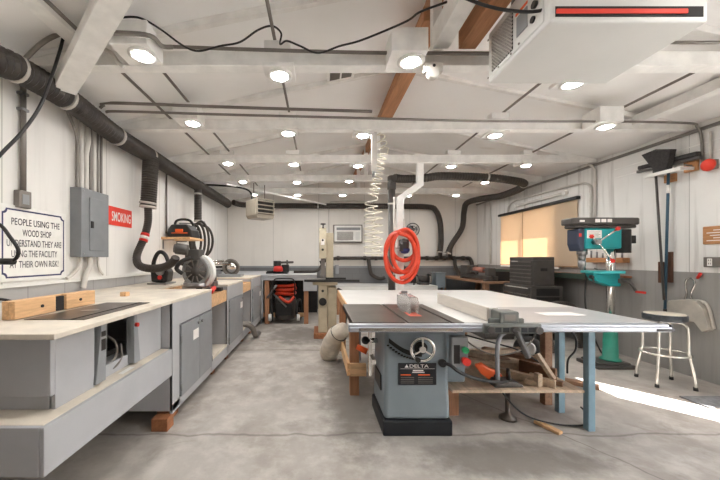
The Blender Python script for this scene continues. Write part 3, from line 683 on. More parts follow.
# --- mitre saw
b = P(197, 287, 3.76); b.z = 1.0155
t = thing('miter_saw', 'grey miter saw with large round blade guard on the left bench', 'miter saw', b, R(-12))
part('base', MB().lathe([(.0,.0),(.15,.0),(.15,.05),(.0,.052)], (-.02,.03,0), n=28).bx(-.24,.16,.1,.2,.0,.06), m_steel, t, .004, local=True)
for a, b in ((-.24,-.04),(.06,.16)): part('fence', MB().bx(a,b,.14,.17,.061,.14), m_cond, t, .004, local=True)
g = part('blade_guard', MB().lathe([(.0,.05),(.155,.05),(.18,.035),(.185,0),(.18,-.03),(.165,-.035),(.15,-.03),(.10,-.03),(.10,-.02),(.0,-.02)], (0,0,.185), (0,1,0), 36), m_steel, t, local=True)
part('blade', MB().lathe([(.0,-.038),(.05,-.042),(.05,-.034),(.128,-.034),(.128,-.031),(.0,-.031)], (0,0,.185), (0,1,0), 36), m_tool, g, local=True)
mb = MB()
for k in range(10): a = 2*PI*k/10; mb.bar((.06*math.cos(a), -.040, .185+.06*math.sin(a)), (.145*math.cos(a), -.040, .185+.145*math.sin(a)), .014, .006, (0,1,0))
part('guard_ribs', mb, m_cond, g, local=True)
mb = MB(); mb.prism([(.17*math.cos(R(a)), -.01, .185+.17*math.sin(R(a))) for a in range(-70, 75, 10)]+[(.218*math.cos(R(a)), -.01, .178+.21*math.sin(R(a))) for a in range(70, -75, -10)], (0,.07,0)); part('upper_guard', mb, m_hvac, t, .006, local=True)
part('motor', MB().cyl((-.05,-.10,.43),(-.17,-.16,.45),.062,n=20).cyl((-.17,-.16,.45),(-.185,-.168,.452),.05,n=20).bx(-.12,.06,-.06,.06,.32,.44), m_tool, t, .008, local=True)
part('handle', MB().tube(spl([(-.04,-.06,.34),(-.12,-.12,.30),(-.17,-.14,.22),(-.12,-.1,.16)],6), .024, 10), m_black, t, local=True)
part('dust_spout', MB().cyl((-.02,0,.24),(-.24,.06,.29),.04), m_hose, t, local=True)
part('slide_rail', MB().cyl((.08,.06,.30),(.06,.5,.30),.018).cyl((.14,.06,.27),(.12,.5,.27),.018), m_chrome, t, local=True)
# second mitre saw further back
b = P(231, 276.5, 5.85); b.z = 1.0155
t = thing('chop_saw', 'smaller dark chop saw with ring guard in the back left corner', 'miter saw', b)
part('base', MB().bx(-.22,.2,-.1,.15,0,.05).bx(-.42,-.2,.02,.12,.0,.12), m_dgrey, t, .006, local=True)
part('guard', MB().torus((0,0,.17), .14, .022, (0,1,.12), 32, 8).lathe([(.0,.02),(.13,.02),(.13,.03),(0,.03)], (0,0,.17), (0,1,.1), 30), m_cond, t, local=True)
part('blade', MB().lathe([(.0,-.006),(.11,-.002),(.11,.002),(.0,.004)], (0,0,.17), (0,1,.1), 30), m_chrome, t, local=True)
part('slide_arm', MB().bar((-.45,.06,.17),(-.02,.04,.19),.05,.04).bar((-.45,.06,.10),(-.08,.04,.12),.03,.03), m_black, t, .004, local=True)
part('motor', MB().cyl((.0,.03,.19),(.0,.16,.2),.06), m_black, t, local=True)
# ================================================================== BACK LEFT CROSS BENCH
t = thing('cross_bench', 'grey cross bench along the back left with open knee bay', 'bench', (-1.1, 7.2, 0))
part('top', MB().bx(BK, -.02, 6.56, YB-.03, .985, 1.018), m_grey, t, .004)
mb = MB(); mb.bx(XF+.0, -.02, 6.57, 6.595, .90, .984); mb.bx(-.30, -.02, 6.57, 6.595, .68, .90); mb.bx(XF+.0, XF+.04, 6.57, 6.595, .12, .9); part('front_rail', mb, m_grey, t, .003)
for x in (-1.10, -.29): part('leg', MB().bx(x, x+.09, 6.60, 6.69, 0, .98), m_woodz, t, .004)
part('leg', MB().bx(-.12, -.03, 8.3, 8.39, 0, .98), m_woodz, t, .004)
part('side_panel', MB().bx(XF-.02, XF-.001, 6.596, 8.4, .0, .98), m_dgrey, t)
part('lower_rail', MB().bx(XF, -.3, 6.75, 6.80, .12, .2), m_woodx, t, .003)
part('back_panel', MB().bx(XF, -.02, 8.0, 8.02, .0, .98), m_dark, t)
# wheeled machine stored in the bay
b = V((P(285,318,6.72).x, 6.80, 0))
t = thing('utility_vacuum', 'black wheeled utility vacuum with orange hose parked under the cross bench', 'vacuum', b)
part('drum', MB().lathe([(0,.08),(.19,.08),(.22,.14),(.235,.45),(.22,.52),(0,.54)], (0,0,0), n=26), m_tool, t, local=True)
part('badge_panel', MB().bx(-.16,.16,-.25,-.215,.18,.42), m_black, t, .01, local=True)
for s in (-1, 1):
    wd = part('wheel', MB().torus((s*.29,0,.26), .215, .028, (1,-.18*s,0), 30, 8).cyl((s*.27,0,.26),(s*.31,0,.26),.05), m_rubber, t, local=True)
    part('hub', MB().cyl((s*.26,-.235,.14),(s*.32,-.235,.14),.07), m_hvac, wd, local=True)
part('orange_hose', MB().tube(spl([(-.20,0,.60),(-.05,-.14,.62),(.16,-.08,.60),(.19,.06,.63),(.0,.14,.65),(-.18,.06,.67),(-.1,-.12,.69),(.14,-.1,.70),(.2,.04,.73),(-.1,.12,.75),(-.2,-.02,.76),(.05,-.12,.78),(.22,-.06,.80)],6), .035, 8), m_red, t, local=True)
part('front_hose', MB().tube(spl([(-.1,-.2,.56),(.0,-.27,.5),(.1,-.25,.46),(.2,-.2,.56)],6), .03, 8), m_red, t, local=True)
part('handle', MB().tube(spl([(-.22,-.20,.50),(-.23,-.27,.80),(-.20,-.28,.91),(-.14,-.285,.94),(.0,-.285,.945),(.14,-.285,.94),(.2,-.28,.91),(.22,-.27,.80),(.21,-.20,.52)],5), .014, 8), m_black, t, local=True)
part('wand', MB().cyl((-.36,-.2,.54),(-.16,-.22,.80),.022).cyl((-.22,-.24,.62),(.05,-.26,.36),.018), m_steel, t, local=True)
for s, nm in ((-1.02, 'left'),):
    single('pipe_offcut', MB().cyl((s,6.78,.201),(s-.01,6.86,.88),.045,n=12), m_cond, 'grey pipe offcut leaning inside the bay of the cross bench', 'pipe')
# tool on the cross bench
b = P(280, 272, 7.1); b.z = 1.0185
t = thing('bench_sander', 'black and red portable sander on the grey cross bench', 'sander', b)
part('base', MB().bx(-.30,.18,-.1,.14,0,.035).lathe([(0,.035),(.12,.035),(.12,.06),(0,.07)], (-.18,.0,0), n=20), m_black, t, .01, local=True)
part('motor', MB().cyl((-.06,.0,.04),(-.06,.0,.28),.085).bx(.04,.2,-.06,.08,.035,.20), m_black, t, .01, local=True)
part('red_cover', MB().lathe([(0,.12),(.08,.115),(.105,.06),(.105,0),(0,0)], (-.03,-.10,.05), (0,0,1), 20), m_redp, t, local=True)
part('arm', MB().bar((-.08,.0,.24),(.30,.02,.25),.06,.05).cyl((.16,.0,.2),(.16,0,.3),.02), m_tool, t, .008, local=True)
single('dust_hose', ribbed(MB(), [(-.55,7.25,1.05),(-.3,7.3,1.05),(-.05,7.5,1.055),(.05,7.9,1.12),(.12,8.3,1.24)], .032, .02, .06, 8), m_hose, 'thin black hose from the sander across to the wall pipe', 'hose')
single('pipe_elbow', MB().tube(spl([(-1.30,5.15,.30),(-1.16,5.2,.28),(-1.08,5.28,.2),(-1.05,5.36,.07),(-1.04,5.6,.05)],6), .045, 12), m_cond, 'grey pipe elbow sticking out of the farther open bay', 'pipe')
# unit heater hung from the roof
m_heat = paint('heater_beige', (150, 141, 127), .45)
t = thing('unit_heater', 'beige unit heater hanging near the back left corner', 'heater', P(261,219,6.55), R(42))
part('case', MB().prism([(-.22,-.15,.06),(-.18,-.15,.0),(.2,-.15,.0),(.22,-.15,.03),(.22,-.15,.36),(.18,-.15,.40),(-.18,-.15,.40),(-.22,-.15,.36)], (0,.38,0)), m_heat, t, .01, local=True)
part('grille', MB().bx(-.19,.19,-.162,-.152,.08,.36), m_dark, t, local=True)
mb = MB()
for k in range(4): mb.box((0,-.17,.10+.08*k), (.40,.05,.016), rx=R(25))
mb.bx(-.20,-.185,-.185,-.15,.07,.37); mb.bx(.185,.20,-.185,-.15,.07,.37)
part('louver', mb, m_heat, t, local=True)
for x in (.12, -.14): part('hanger_rod', MB().cyl((x,.05,.40),(x,.05,.72),.01), m_cond, t, local=True)
part('supply_pipe', MB().tube(spl([(-.15,.1,.40),(-.16,.12,.52),(-.26,.16,.60),(-.55,.25,.63),(-.95,.5,.64)],6), .018, 8), m_black, t, local=True)
# back wall: air conditioner, fan, conduits
t = thing('air_conditioner', 'white window air conditioner in the back wall', 'air conditioner', V((.80, YB, 1.78)))
part('sleeve', MB().bx(.40,1.18,8.50,YB-.001,1.765,2.25), m_cond, t, .004)
part('front_cover', MB().bx(.435,1.15,8.46,8.505,1.80,2.22), m_white, t, .008)
mb = MB()
for k in range(9): mb.bx(.50,.93,8.452,8.46,1.84+.025*k,1.855+.025*k)
part('intake_grille', mb, m_cond, t)
mb = MB()
for k in range(7): mb.box((.55+.085*k, 8.452, 2.135), (.012,.02,.07))
mb.bx(.49,1.12,8.456,8.46,2.10,2.17); part('air_vents', mb, m_dgrey, t)
part('control_panel', MB().bx(.99,1.11,8.453,8.46,1.84,2.05), m_hvac, t)
t = thing('wall_fan', 'small black round fan on the back wall right of the post', 'fan', V((2.50, YB, 2.0)))
part('cage', MB().torus((2.50,8.44,2.11), .17, .012, (0,1,0), 32, 6).torus((2.50,8.44,2.11), .10, .006, (0,1,0), 28, 6), m_black, t)
mb = MB()
for k in range(3):
    a = 2*PI*k/3+.4; q = [(2.5+r*math.cos(a+b), 8.46+dy, 2.11+r*math.sin(a+b)) for r, b, dy in ((.03,-.4,0),(.15,-.55,.01),(.155,.3,-.01),(.04,.5,0))]; mb.prism(q, (0,.006,0))
part('fan_blades', mb, m_dgrey, t)
part('motor', MB().cyl((2.5,8.40,2.11),(2.5,8.52,2.11),.045), m_tool, t)
part('bracket', MB().bx(2.47,2.53,8.50,YB-.001,2.0,2.22), m_black, t)
conduit([(.29, YB-.02, 1.2), (.29, YB-.02, 2.65), (.32, YB-.03, 2.82), (.45, YB-.1, 2.86), (1.35, YB-.1, 2.86), (1.42, YB-.08, 2.8), (1.42, YB-.03, 2.6)], .018, 'white conduit rising on the back wall beside the air conditioner', m_condw)
# ================================================================== CENTRE: bandsaw
bx_, by_ = .17, 5.62
t = thing('bandsaw', 'tall tan bandsaw standing in the aisle before the back bench', 'bandsaw', (bx_, by_, 0))
part('mobile_base', MB().bx(-.24,.14,-.25,.35,.0,.09), m_woodd, t, .006, local=True)
part('lower_cabinet', MB().bx(-.165,-.01,-.19,.26,.091,.90), m_tan, t, .012, local=True)
part('motor_box', MB().bx(-.005,.15,-.12,.24,.091,.86), m_tan, t, .012, local=True)
part('column', MB().bx(-.028,.10,-.02,.18,.86,1.80), m_tan, t, .01, local=True)
part('upper_wheel_cover', MB().prism([(-.15,-.17,1.35),(-.15,.25,1.35),(-.15,.27,1.62),(-.15,.2,1.82),(-.15,.04,1.90),(-.15,-.12,1.82),(-.15,-.19,1.62)], (.125,0,0)), m_tan, t, .01, local=True)
part('blade_guide', MB().bx(-.12,-.05,-.06,.02,1.02,1.35).bx(-.13,-.04,-.07,.03,1.03,1.08), m_cond, t, .004, local=True)
part('table', MB().bx(-.36,.26,-.28,.32,.955,.985), m_iron, t, .004, local=True)
part('table_fence', MB().bx(-.40,.52,-.31,-.285,.96,1.0).bx(-.04,.30,-.25,-.21,.986,1.03), m_black, t, .003, local=True)
part('trunnion', MB().bx(-.26,.16,-.24,.22,.901,.954), m_tan, t, .006, local=True)
k = part('knob', MB().cyl((-.09,-.19,.62),(-.09,-.24,.62),.065,n=20), m_black, t, local=True)
part('door_latch', MB().cyl((-.09,-.19,.80),(-.09,-.21,.80),.022).cyl((-.09,-.17,1.5),(-.09,-.2,1.5),.02).cyl((-.09,-.17,1.66),(-.09,-.2,1.66),.018), m_black, t, local=True)
part('tension_knob', MB().cyl((-.08,0,1.88),(-.08,0,1.95),.012).cyl((-.08,0,1.945),(-.08,0,1.965),.045), m_black, t, local=True)
part('warning_label', MB().bx(-.12,-.06,-.192,-.19,1.58,1.68), m_lwhite, t, local=True)
part('dust_port', ribbed(MB(), [(.16,.0,.80),(.28,.02,.72),(.33,.1,.5),(.3,.2,.2),(.28,.3,.1)], .045, .024, .06, 10), m_hose, t, local=True)
part('switch_box', MB().bx(.13,.19,-.08,.04,1.08,1.24), m_dgrey, t, .006, local=True)
mb = MB(); axp = spl([(.155,4.36,.06),(.155,4.31,.09),(.155,4.22,.15),(.18,4.11,.28),(.26,3.99,.42),(.37,3.90,.50)], 6)
rad = [.03,.075,.1,.113,.122,.128,.132,.135,.137,.138,.138,.138,.138,.137,.136,.135,.134,.132,.130,.128,.125,.128,.124,.12,.116,.11,.105,.10,.09,.07,.03]
mb.tube(axp, [q*.90 for q in rad[:len(axp)]], 26)
for v in mb.bm.verts:
    c = v.co; c += V((noise.noise(c*9), noise.noise(c*9+V((3,1,2))), noise.noise(c*9+V((7,8,1)))))*.022
    if c.z < .012: c.z = .002+.1*max(0, c.z)
bag = single('dust_bag', mb, m_canvas, 'slumped pale canvas dust bag on the floor left of the saw', 'dust bag')
part('tie_cord', MB().torus(axp[24], .107, .008, axp[23]-axp[21], 20, 6), m_black, bag)
# ================================================================== TABLE SAW
TZ = .87
t = thing('table_saw', 'grey cabinet table saw with cast iron top and black plinth', 'table saw', (.76, 2.68, 0))
part('plinth', MB().bx(.493,1.023,2.426,2.93,.0,.118), m_plinth, t, .012)
mb = MB(); bot = [(.505,2.44,.119),(1.012,2.44,.119),(1.012,2.915,.119),(.505,2.915,.119)]; top = [(.515,2.45,.80),(.99,2.45,.80),(.99,2.905,.80),(.515,2.905,.80)]
vb = [mb.bm.verts.new(p) for p in bot]; vt = [mb.bm.verts.new(p) for p in top]
mb.face(vb[::-1]); mb.face(vt)
for i in range(4): j = (i+1) % 4; mb.face([vb[i], vb[j], vt[j], vt[i]])
part('cabinet', mb, m_saw, t, .03, 3)
part('neck', MB().bx(.42,1.05,2.46,3.2,.801,.835), m_dark, t, .004)
mb = MB(); x0, x1, y0, y1 = .26, 1.10, 2.405, 3.37
for a, b in ((x0, .655), (.685, .985), (1.015, x1)): mb.bx(a, b, y0, y1, TZ-.035, TZ)
mb.bx(x0, x1, y0, y1, TZ-.045, TZ-.012); tb = part('table_top', mb, m_iron, t, .002)
part('throat_plate', MB().bx(.76,.87,2.85,3.10,TZ+.0002,TZ+.0012), m_steel, tb)
part('red_insert', MB().bx(.765,.865,2.66,2.849,TZ+.0002,TZ+.0015), paint('insert_red', (214, 106, 88), .5), tb)
part('blade', MB().lathe([(0,-.0015),(.125,-.0015),(.125,.0015),(0,.0015)], (.815,2.9,TZ-.07), (1,0,0), 40), m_chrome, t)
mb = MB(); q = [(.775,2.72,TZ+.006),(.775,2.70,TZ+.09),(.775,2.74,TZ+.145),(.775,2.98,TZ+.155),(.775,3.10,TZ+.12),(.775,3.14,TZ+.05),(.775,3.10,TZ+.006)]
mb.prism(q, (.008,0,0)); mb.prism([V(p)+V((.075,0,0)) for p in q], (.008,0,0)); mb.bx(.783,.850,2.74,3.10,TZ+.14,TZ+.15)
part('blade_guard', mb, m_guard, t, .003)
part('guard_splitter', MB().bx(.813,.818,3.0,3.3,TZ+.004,TZ+.11).bx(.79,.845,3.02,3.06,TZ+.155,TZ+.17), m_steel, t)
part('front_rail', MB().bx(.226,2.58,2.345,2.404,TZ-.062,TZ-.004).bx(.226,2.58,2.325,2.344,TZ-.058,TZ-.02), m_rail, t, .012, 3)
part('rail_cap', MB().bx(2.581,2.60,2.34,2.40,TZ-.06,TZ-.006).bx(2.46,2.59,2.318,2.3245,TZ-.05,TZ-.032), m_black, t, .003)
part('label_strip', MB().bx(.30,1.05,2.323,2.3249,TZ-.05,TZ-.026), m_chrome, t)
# tilt scale slot, wheel, badge
yf = 2.444
cx, cz = 424, 348
def F_(x, y, dy=0): return P(x, y, yf-.006+dy)
mb = MB(); arc = []
for k in range(13):
    u = k/12; arc.append((F_(389+u*33, 341+14*u+4*math.sin(PI*u)), u))
ins = [p+V((0,0,.022)) for p, u in arc]; outs = [p-V((0,0,.014)) for p, u in arc]
mb.prism(ins+outs[::-1], (0,.006,0)); part('tilt_slot', mb, m_black, t)
mb = MB()
for p, u in arc[:-1]: mb.box(p-V((.008,.0,.034)), (.018,.006,.012))
part('tilt_scale', mb, m_black, t)
wc = F_(422.5, 349.5, -.05)
mb = MB(); mb.torus(wc, .085, .012, (0,1,0), 36, 10)
for a in (90, 210, 330): mb.bar(wc, wc+V((.082*math.cos(R(a)), 0, .082*math.sin(R(a)))), .012, .022, (0,1,0))
mb.cyl(wc+V((0,-.012,0)), wc+V((0,.05,0)), .024); hw = part('handwheel', mb, m_chrome, t)
part('wheel_knob', MB().cyl(wc+V((-.05,-.01,-.062)), wc+V((-.05,-.06,-.062)), .014, .018), m_black, hw)
part('wheel_slot', MB().cyl(wc+V((0,.035,0)), wc+V((0,.044,0)), .05), m_black, t)
pl0, pl1 = F_(398.3,385), F_(436.5,363)
pl = part('badge_plate', MB().bx(pl0.x,pl1.x,yf-.008,yf-.0,pl0.z,pl1.z), m_plinth, t, .003)
mb = MB(); w = pl1.x-pl0.x; yy = yf-.0082
text(mb, 'DELTA', (pl0.x+.085, yy, pl1.z-.034), (1,0,0), (0,0,1), .145, .024)
a = V((pl0.x+.048, yy, pl1.z-.034)); mb.prism([a, a+V((.030,0,0)), a+V((.015,0,.024))], (0,-.001,0))
mb.bx(pl0.x+.11, pl0.x+.19, yy-.0005, yy, pl1.z-.062, pl1.z-.052); mb.bx(pl0.x+.105, pl0.x+.20, yy-.0005, yy, pl1.z-.074, pl1.z-.067)
mb.bx(pl0.x+.015, pl1.x-.015, yy-.0005, yy, pl1.z-.044, pl1.z-.042)
part('lettering', mb, m_lwhite, pl, recalc=False)
for a, b in ((.018,.095),(.15,.24)): part('warning_stripe', MB().bx(pl0.x+a, pl0.x+b, yy-.0005, yy, pl0.z+.074, pl0.z+.082), m_orange, pl)
mb = MB()
for k in range(4):
    mb.bx(pl0.x+.018, pl0.x+.12, yy-.0005, yy, pl0.z+.014+.014*k, pl0.z+.018+.014*k); mb.bx(pl0.x+.15, pl0.x+.262, yy-.0005, yy, pl0.z+.014+.014*k, pl0.z+.018+.014*k)
part('fine_print', mb, m_cond, pl)
# motor cover and switch on the right flank
part('motor_cover', MB().bx(1.0,1.20,2.60,2.85,.34,.80), m_saw, t, .02, 3)
sb = part('switch_box', MB().bx(1.005,1.13,2.405,2.47,.53,.76), m_dgrey, t, .008)
part('switch_panel', MB().bx(1.02,1.065,2.402,2.406,.56,.70), m_black, sb)
part('start_button', MB().cyl((1.10,2.405,.665),(1.10,2.375,.665),.024), m_green, sb)
part('stop_button', MB().cyl((1.10,2.405,.585),(1.10,2.36,.585),.026,.03), m_redp, sb)
part('power_lead', MB().tube(spl([(.945,2.44,.555),(.99,2.40,.55),(1.06,2.39,.50),(1.18,2.40,.45),(1.35,2.44,.41),(1.5,2.55,.37)],8), .013, 9), m_black, t)
part('lead_gland', MB().cyl((.945,2.45,.555),(.945,2.42,.555),.03), m_black, t)
part('side_lever', MB().cyl((.50,2.70,.66),(.43,2.70,.66),.02).bar((.44,2.70,.80),(.44,2.70,.36),.03,.02,(0,1,0)).bar((.46,2.62,.5),(.46,2.8,.5),.03,.04), m_chrome, t)
part('side_knob', MB().ball((.40,2.70,.66), .035, 12), m_black, t)
part('side_vent', MB().bx(.497,.506,2.55,2.8,.3,.42), m_black, t)
# rip fence
t = thing('rip_fence', 'white rip fence with grey clamp head on the saw rail', 'fence', (1.32, 2.9, TZ))
part('fence_beam', MB().bx(1.301,1.375,2.44,3.42,TZ+.006,TZ+.105), m_lam, t, .003)
part('side_face', MB().bx(1.282,1.300,2.43,3.44,TZ+.004,TZ+.108), wood('fence_ply', (206, 198, 188), 'Y', .08), t, .002)
part('clamp_head', MB().bx(1.315,1.455,2.31,2.44,TZ+.002,TZ+.095).bx(1.24,1.50,2.322,2.345,TZ+.002,TZ+.045), m_head, t, .010)
part('head_bar', MB().bx(1.19,1.60,2.285,2.321,TZ-.06,TZ+.012).bx(1.22,1.57,2.272,2.286,TZ-.05,TZ+.002), m_head, t, .010)
part('head_window', MB().bx(1.345,1.425,2.307,2.3095,TZ+.03,TZ+.075), m_cond, t)
part('lever', MB().bar((1.405,2.265,TZ-.035),(1.455,2.21,TZ-.21),.05,.03), m_tool, t, .008)
for x in (1.225, 1.40, 1.565): part('adjuster', MB().cyl((x,2.273,TZ-.03),(x,2.255,TZ-.03),.026), m_tool, t)
for x in (1.28, 1.335, 1.465, 1.515): part('head_slot', MB().bx(x-.022,x+.022,2.2703,2.2718,TZ-.045,TZ-.012), m_plinth, t)
# ================================================================== OUTFEED / EXTENSION TABLE
t = thing('outfeed_table', 'large white laminate outfeed table wrapped around the table saw', 'table', (1.6, 3.7, 0))
part('outfeed_top', MB().bx(.31,1.099,3.375,4.88,TZ-.03,TZ-.001), m_lam, t, .002)
part('extension_top', MB().bx(1.101,2.55,3.17,4.88,TZ-.03,TZ-.001).bx(1.101,1.379,2.406,3.17,TZ-.03,TZ-.001), m_lam, t, .002)
part('side_top', MB().bx(1.38,2.55,2.406,3.169,TZ-.03,TZ-.001), m_lamg, t, .002, label='grey laminate front section')
mb = MB(); mb.bx(2.20,2.24,2.57,4.78,TZ-.10,TZ-.031); mb.bx(.42,2.24,4.78,4.82,TZ-.10,TZ-.031); part('apron', mb, m_lamg, t, .002)
part('edge_board', MB().bx(.295,.309,3.375,4.88,TZ-.09,TZ+.001), m_wood, t)
for x, y in ((2.135,2.52),(2.13,2.82)): part('steel_leg', MB().bx(x-.027,x+.027,y-.027,y+.027,0,TZ-.031), m_blue, t, .004, label='blue grey steel leg')
for x, y in ((2.12,2.97),(2.1,4.6)): part('wooden_leg', MB().bx(x-.035,x+.035,y-.03,y+.04,0,TZ-.031), m_scrapd, t, .004, label='brown timber leg')
for y in (3.19, 4.70): part('wooden_leg', MB().bx(.315,.405,y-.04,y+.05,0,TZ-.031), m_woodz, t, .004, label='pine leg')
part('side_rail', MB().bx(.285,.314,3.13,4.78,.2,.325), m_wood, t, .003, label='pine side rail')
part('cross_rail', MB().bx(.315,.47,3.105,3.148,.205,.325), m_woodx, t, .003, label='pine cross rail')
part('lower_shelf', MB().bx(1.06,2.10,2.52,3.6,.29,.31), m_scrap, t, .002)
part('shelf_foot', MB().lathe([(.07,0),(.065,.02),(.02,.05),(.018,.289)], (1.60,2.70,0), n=16), m_iron, t)
part('shelf_foot', MB().bx(1.12,1.21,2.75,2.83,0,.289), m_woodz, t)
t = thing('bar_clamp', 'orange handled bar clamp hanging on the pine leg', 'clamp', (.37, 3.12, .45))
part('bar', MB().bx(.40,.415,3.10,3.12,.36,.72), m_steel, t)
part('handle', MB().cyl((.375,3.09,.50),(.47,3.06,.46),.026,.03), m_orange, t)
single('paper_sheet', MB().box((2.10,2.78,TZ+.0), (.34,.16,.001), rz=R(3)), m_lwhite, 'white paper sheet lying on the extension table', 'paper')
# scraps and tools on the lower shelf
Zs = .311
t = thing('push_stick', 'orange push stick lying on the lower shelf', 'push stick', (1.43, 2.7, Zs))
part('body', MB().prism([(1.31,2.68,.455),(1.37,2.68,.47),(1.43,2.68,.43),(1.50,2.68,.405),(1.55,2.68,.36),(1.54,2.68,.315),(1.46,2.68,.313),(1.42,2.68,.34),(1.36,2.68,.385)], (.02,.05,0)), m_orange, t, .012)
part('grip_hole', MB().cyl((1.49,2.676,.365),(1.49,2.68,.365),.018), m_black, t)
t = thing('feather_board', 'dark blue clamp block beside the orange push stick', 'clamp', (1.55, 2.62, Zs))
part('block', MB().prism([(1.42,2.57,.312),(1.66,2.57,.312),(1.64,2.57,.335),(1.58,2.57,.36),(1.45,2.57,.36)], (0,.12,0)), m_tool, t, .006)
part('knob', MB().cyl((1.56,2.62,.36),(1.555,2.62,.45),.018,.014), m_black, t)
SC = [((1.52,2.95),(1.90,2.56),.345,'long pale strip leaning at the front'), ((1.62,2.98),(1.99,2.60),.33,'brown strip right of the clamp block'), ((1.25,3.1),(1.95,2.95),.36,'wide board across the middle'), ((1.2,3.35),(1.9,3.2),.34,'pale board at the back'), ((1.74,2.62),(1.90,2.80),.33,'short thick offcut at front right'), ((1.84,2.92),(1.98,2.66),.40,'reddish offcut on edge'), ((1.30,3.0),(1.55,3.5),.325,'plank pointing to the rear'), ((1.15,2.9),(1.5,3.3),.38,'narrow lath lying across the pile')]
for i, (a, b, z, nm) in enumerate(SC):
    w, h = [(.05,.06),(.045,.035),(.1,.08),(.14,.05),(.08,.035),(.03,.12),(.12,.025),(.03,.025)][i]
    if i == 7: z0, z1 = .42, .39
    elif i == 0: z0, z1 = .35, .342
    else: z0 = z1 = Zs+h/2+.001
    single('wood_offcut', MB().bar((a[0],a[1],z0), (b[0],b[1],z1), w, h), [m_scrap, m_scrapd][i % 2], nm+' of the scrap pile on the lower shelf', 'wood offcut', 'scrap wood under the table', .002)
for i, (a, b, z, nm) in enumerate([((1.15,3.42),(2.0,3.46),.35,'pale beam along the very back'), ((1.22,3.22),(1.6,2.86),.46,'pale slat crossing over the wide board'), ((1.56,3.05),(1.98,3.12),.46,'light board resting on the pile at right'), ((1.7,3.3),(2.05,2.9),.42,'brown slat at the right rear')]):
    single('wood_offcut', MB().bar((a[0],a[1],z), (b[0],b[1],z), .07, .04), [m_scrap, m_scrap, m_scrap, m_scrapd][i], nm+' of the scrap pile on the lower shelf', 'wood offcut', 'scrap wood under the table', .002)
single('wood_offcut', MB().bar((1.93,2.62,.36),(1.86,2.72,.54),.05,.03), m_scrap, 'short upright offcut leaning against the brown table leg', 'wood offcut', 'scrap wood under the table', .002)
single('wood_offcut', MB().box((1.79,2.60,.365), (.035,.05,.105)), m_scrap, 'small block standing on end near the brown leg', 'wood offcut', 'scrap wood under the table', .002)
single('wood_offcut', MB().bar((1.86,2.45,.012),(1.78,2.62,.02),.05,.022), m_wood, 'yellowish offcut on the floor below the shelf', 'wood offcut', 'scrap wood under the table', .002)
single('bent_pipe', MB().tube(spl([(1.52,2.56,.77),(1.46,2.56,.73),(1.435,2.56,.64),(1.44,2.57,.50),(1.45,2.58,.36)],6), .016, 10), m_rail, 'bent grey pipe hanging below the fence clamp head', 'pipe')
cable([(1.12,2.75,.80),(1.3,2.70,.62),(1.5,2.68,.54),(1.75,2.70,.60),(1.86,2.72,.74),(1.9,2.72,.83)], .007, 'grey cable swagged under the extension table', m_cond)
cable([(1.2,2.85,.70),(1.5,2.82,.62),(1.75,2.8,.55),(1.95,2.86,.44),(2.05,2.9,.38)], .007, 'black cable crossing behind the scrap pile')
cable([(2.17,2.80,.75),(2.24,2.78,.66),(2.22,2.76,.56),(2.15,2.75,.48),(2.15,2.76,.36)], .008, 'dark cable looping around the blue leg')
cable([(1.48,2.62,.29),(1.60,2.58,.14),(1.75,2.56,.06),(2.0,2.55,.02),(2.25,2.62,.012),(2.3,2.8,.05)], .007, 'black cable trailing on the floor under the shelf')
# ================================================================== HOSE POST
xA, xB, yP = 1.575, 1.27, 4.955
t = thing('hose_post', 'white cranked post dropping from the third truss to the floor', 'post', (xB, yP, 0))
mb = MB(); a = .05
mb.prism([(xA-a,yP-.04,2.814),(xA+a,yP-.04,2.814),(xA+a,yP-.04,2.47),(xB+a,yP-.04,2.255),(xB+a,yP-.04,0),(xB-a,yP-.04,0),(xB-a,yP-.04,2.30),(xA-a,yP-.04,2.52)], (0,.08,0))
part('tube', mb, m_beam, t, .006)
part('foot_plate', MB().bx(xB-.1,xB+.1,yP-.09,yP+.09,0,.012), m_steel, t)
rg = part('hose_hook', MB().bx(xB-.02,xB+.05,yP-.16,yP-.041,1.70,1.76).cyl((xB+.02,yP-.12,1.76),(xB+.03,yP-.12,1.95),.012), m_condw, t, .004)
part('pipe_run', MB().cyl((xB-.09,yP-.0,1.1),(xB-.09,yP-.0,2.3),.016).bx(xB-.11,xB+.06,yP-.044,yP+.044,1.5,1.52), m_condw, t)
t = thing('air_regulator', 'black and blue air regulator inside the red hose loops', 'air regulator', (xB+.04, yP-.07, 1.48))
part('body', MB().cyl((xB+.04,yP-.09,1.46),(xB+.04,yP-.09,1.60),.07).bx(xB-.03,xB+.11,yP-.12,yP-.042,1.54,1.64), m_tool, t, .008)
part('bowl', MB().lathe([(0,1.42),(.05,1.43),(.075,1.47),(.075,1.50)], (xB+.05,yP-.09,0), n=18), paint('bowl_blue', (58, 66, 120), .3), t)
part('gauge', MB().cyl((xB+.02,yP-.12,1.60),(xB+.02,yP-.145,1.60),.05).cyl((xB+.02,yP-.145,1.60),(xB+.02,yP-.148,1.60),.042), m_steel, t)
pts = []
loops = [(404,246,12.5,14.5), (400,252,14.5,20.5), (402,257,16.5,25.5), (405,251,13,21.5), (400,256,16,22.5)]
for k, (lx, ly, a, b) in enumerate(loops):
    for j in range(12):
        an = PI/2-2*PI*j/12; f = 1 if k < 4 else 1
        if k == 4 and j > 6: break
        pts.append(P(lx+a*math.cos(an), ly-b*math.sin(an), 4.80-.03*k+.02*math.sin(an*2)))
single('air_hose', MB().tube(spl(pts, 5), .030, 10), m_red, 'bright red hose coiled in loops on the white post', 'hose')
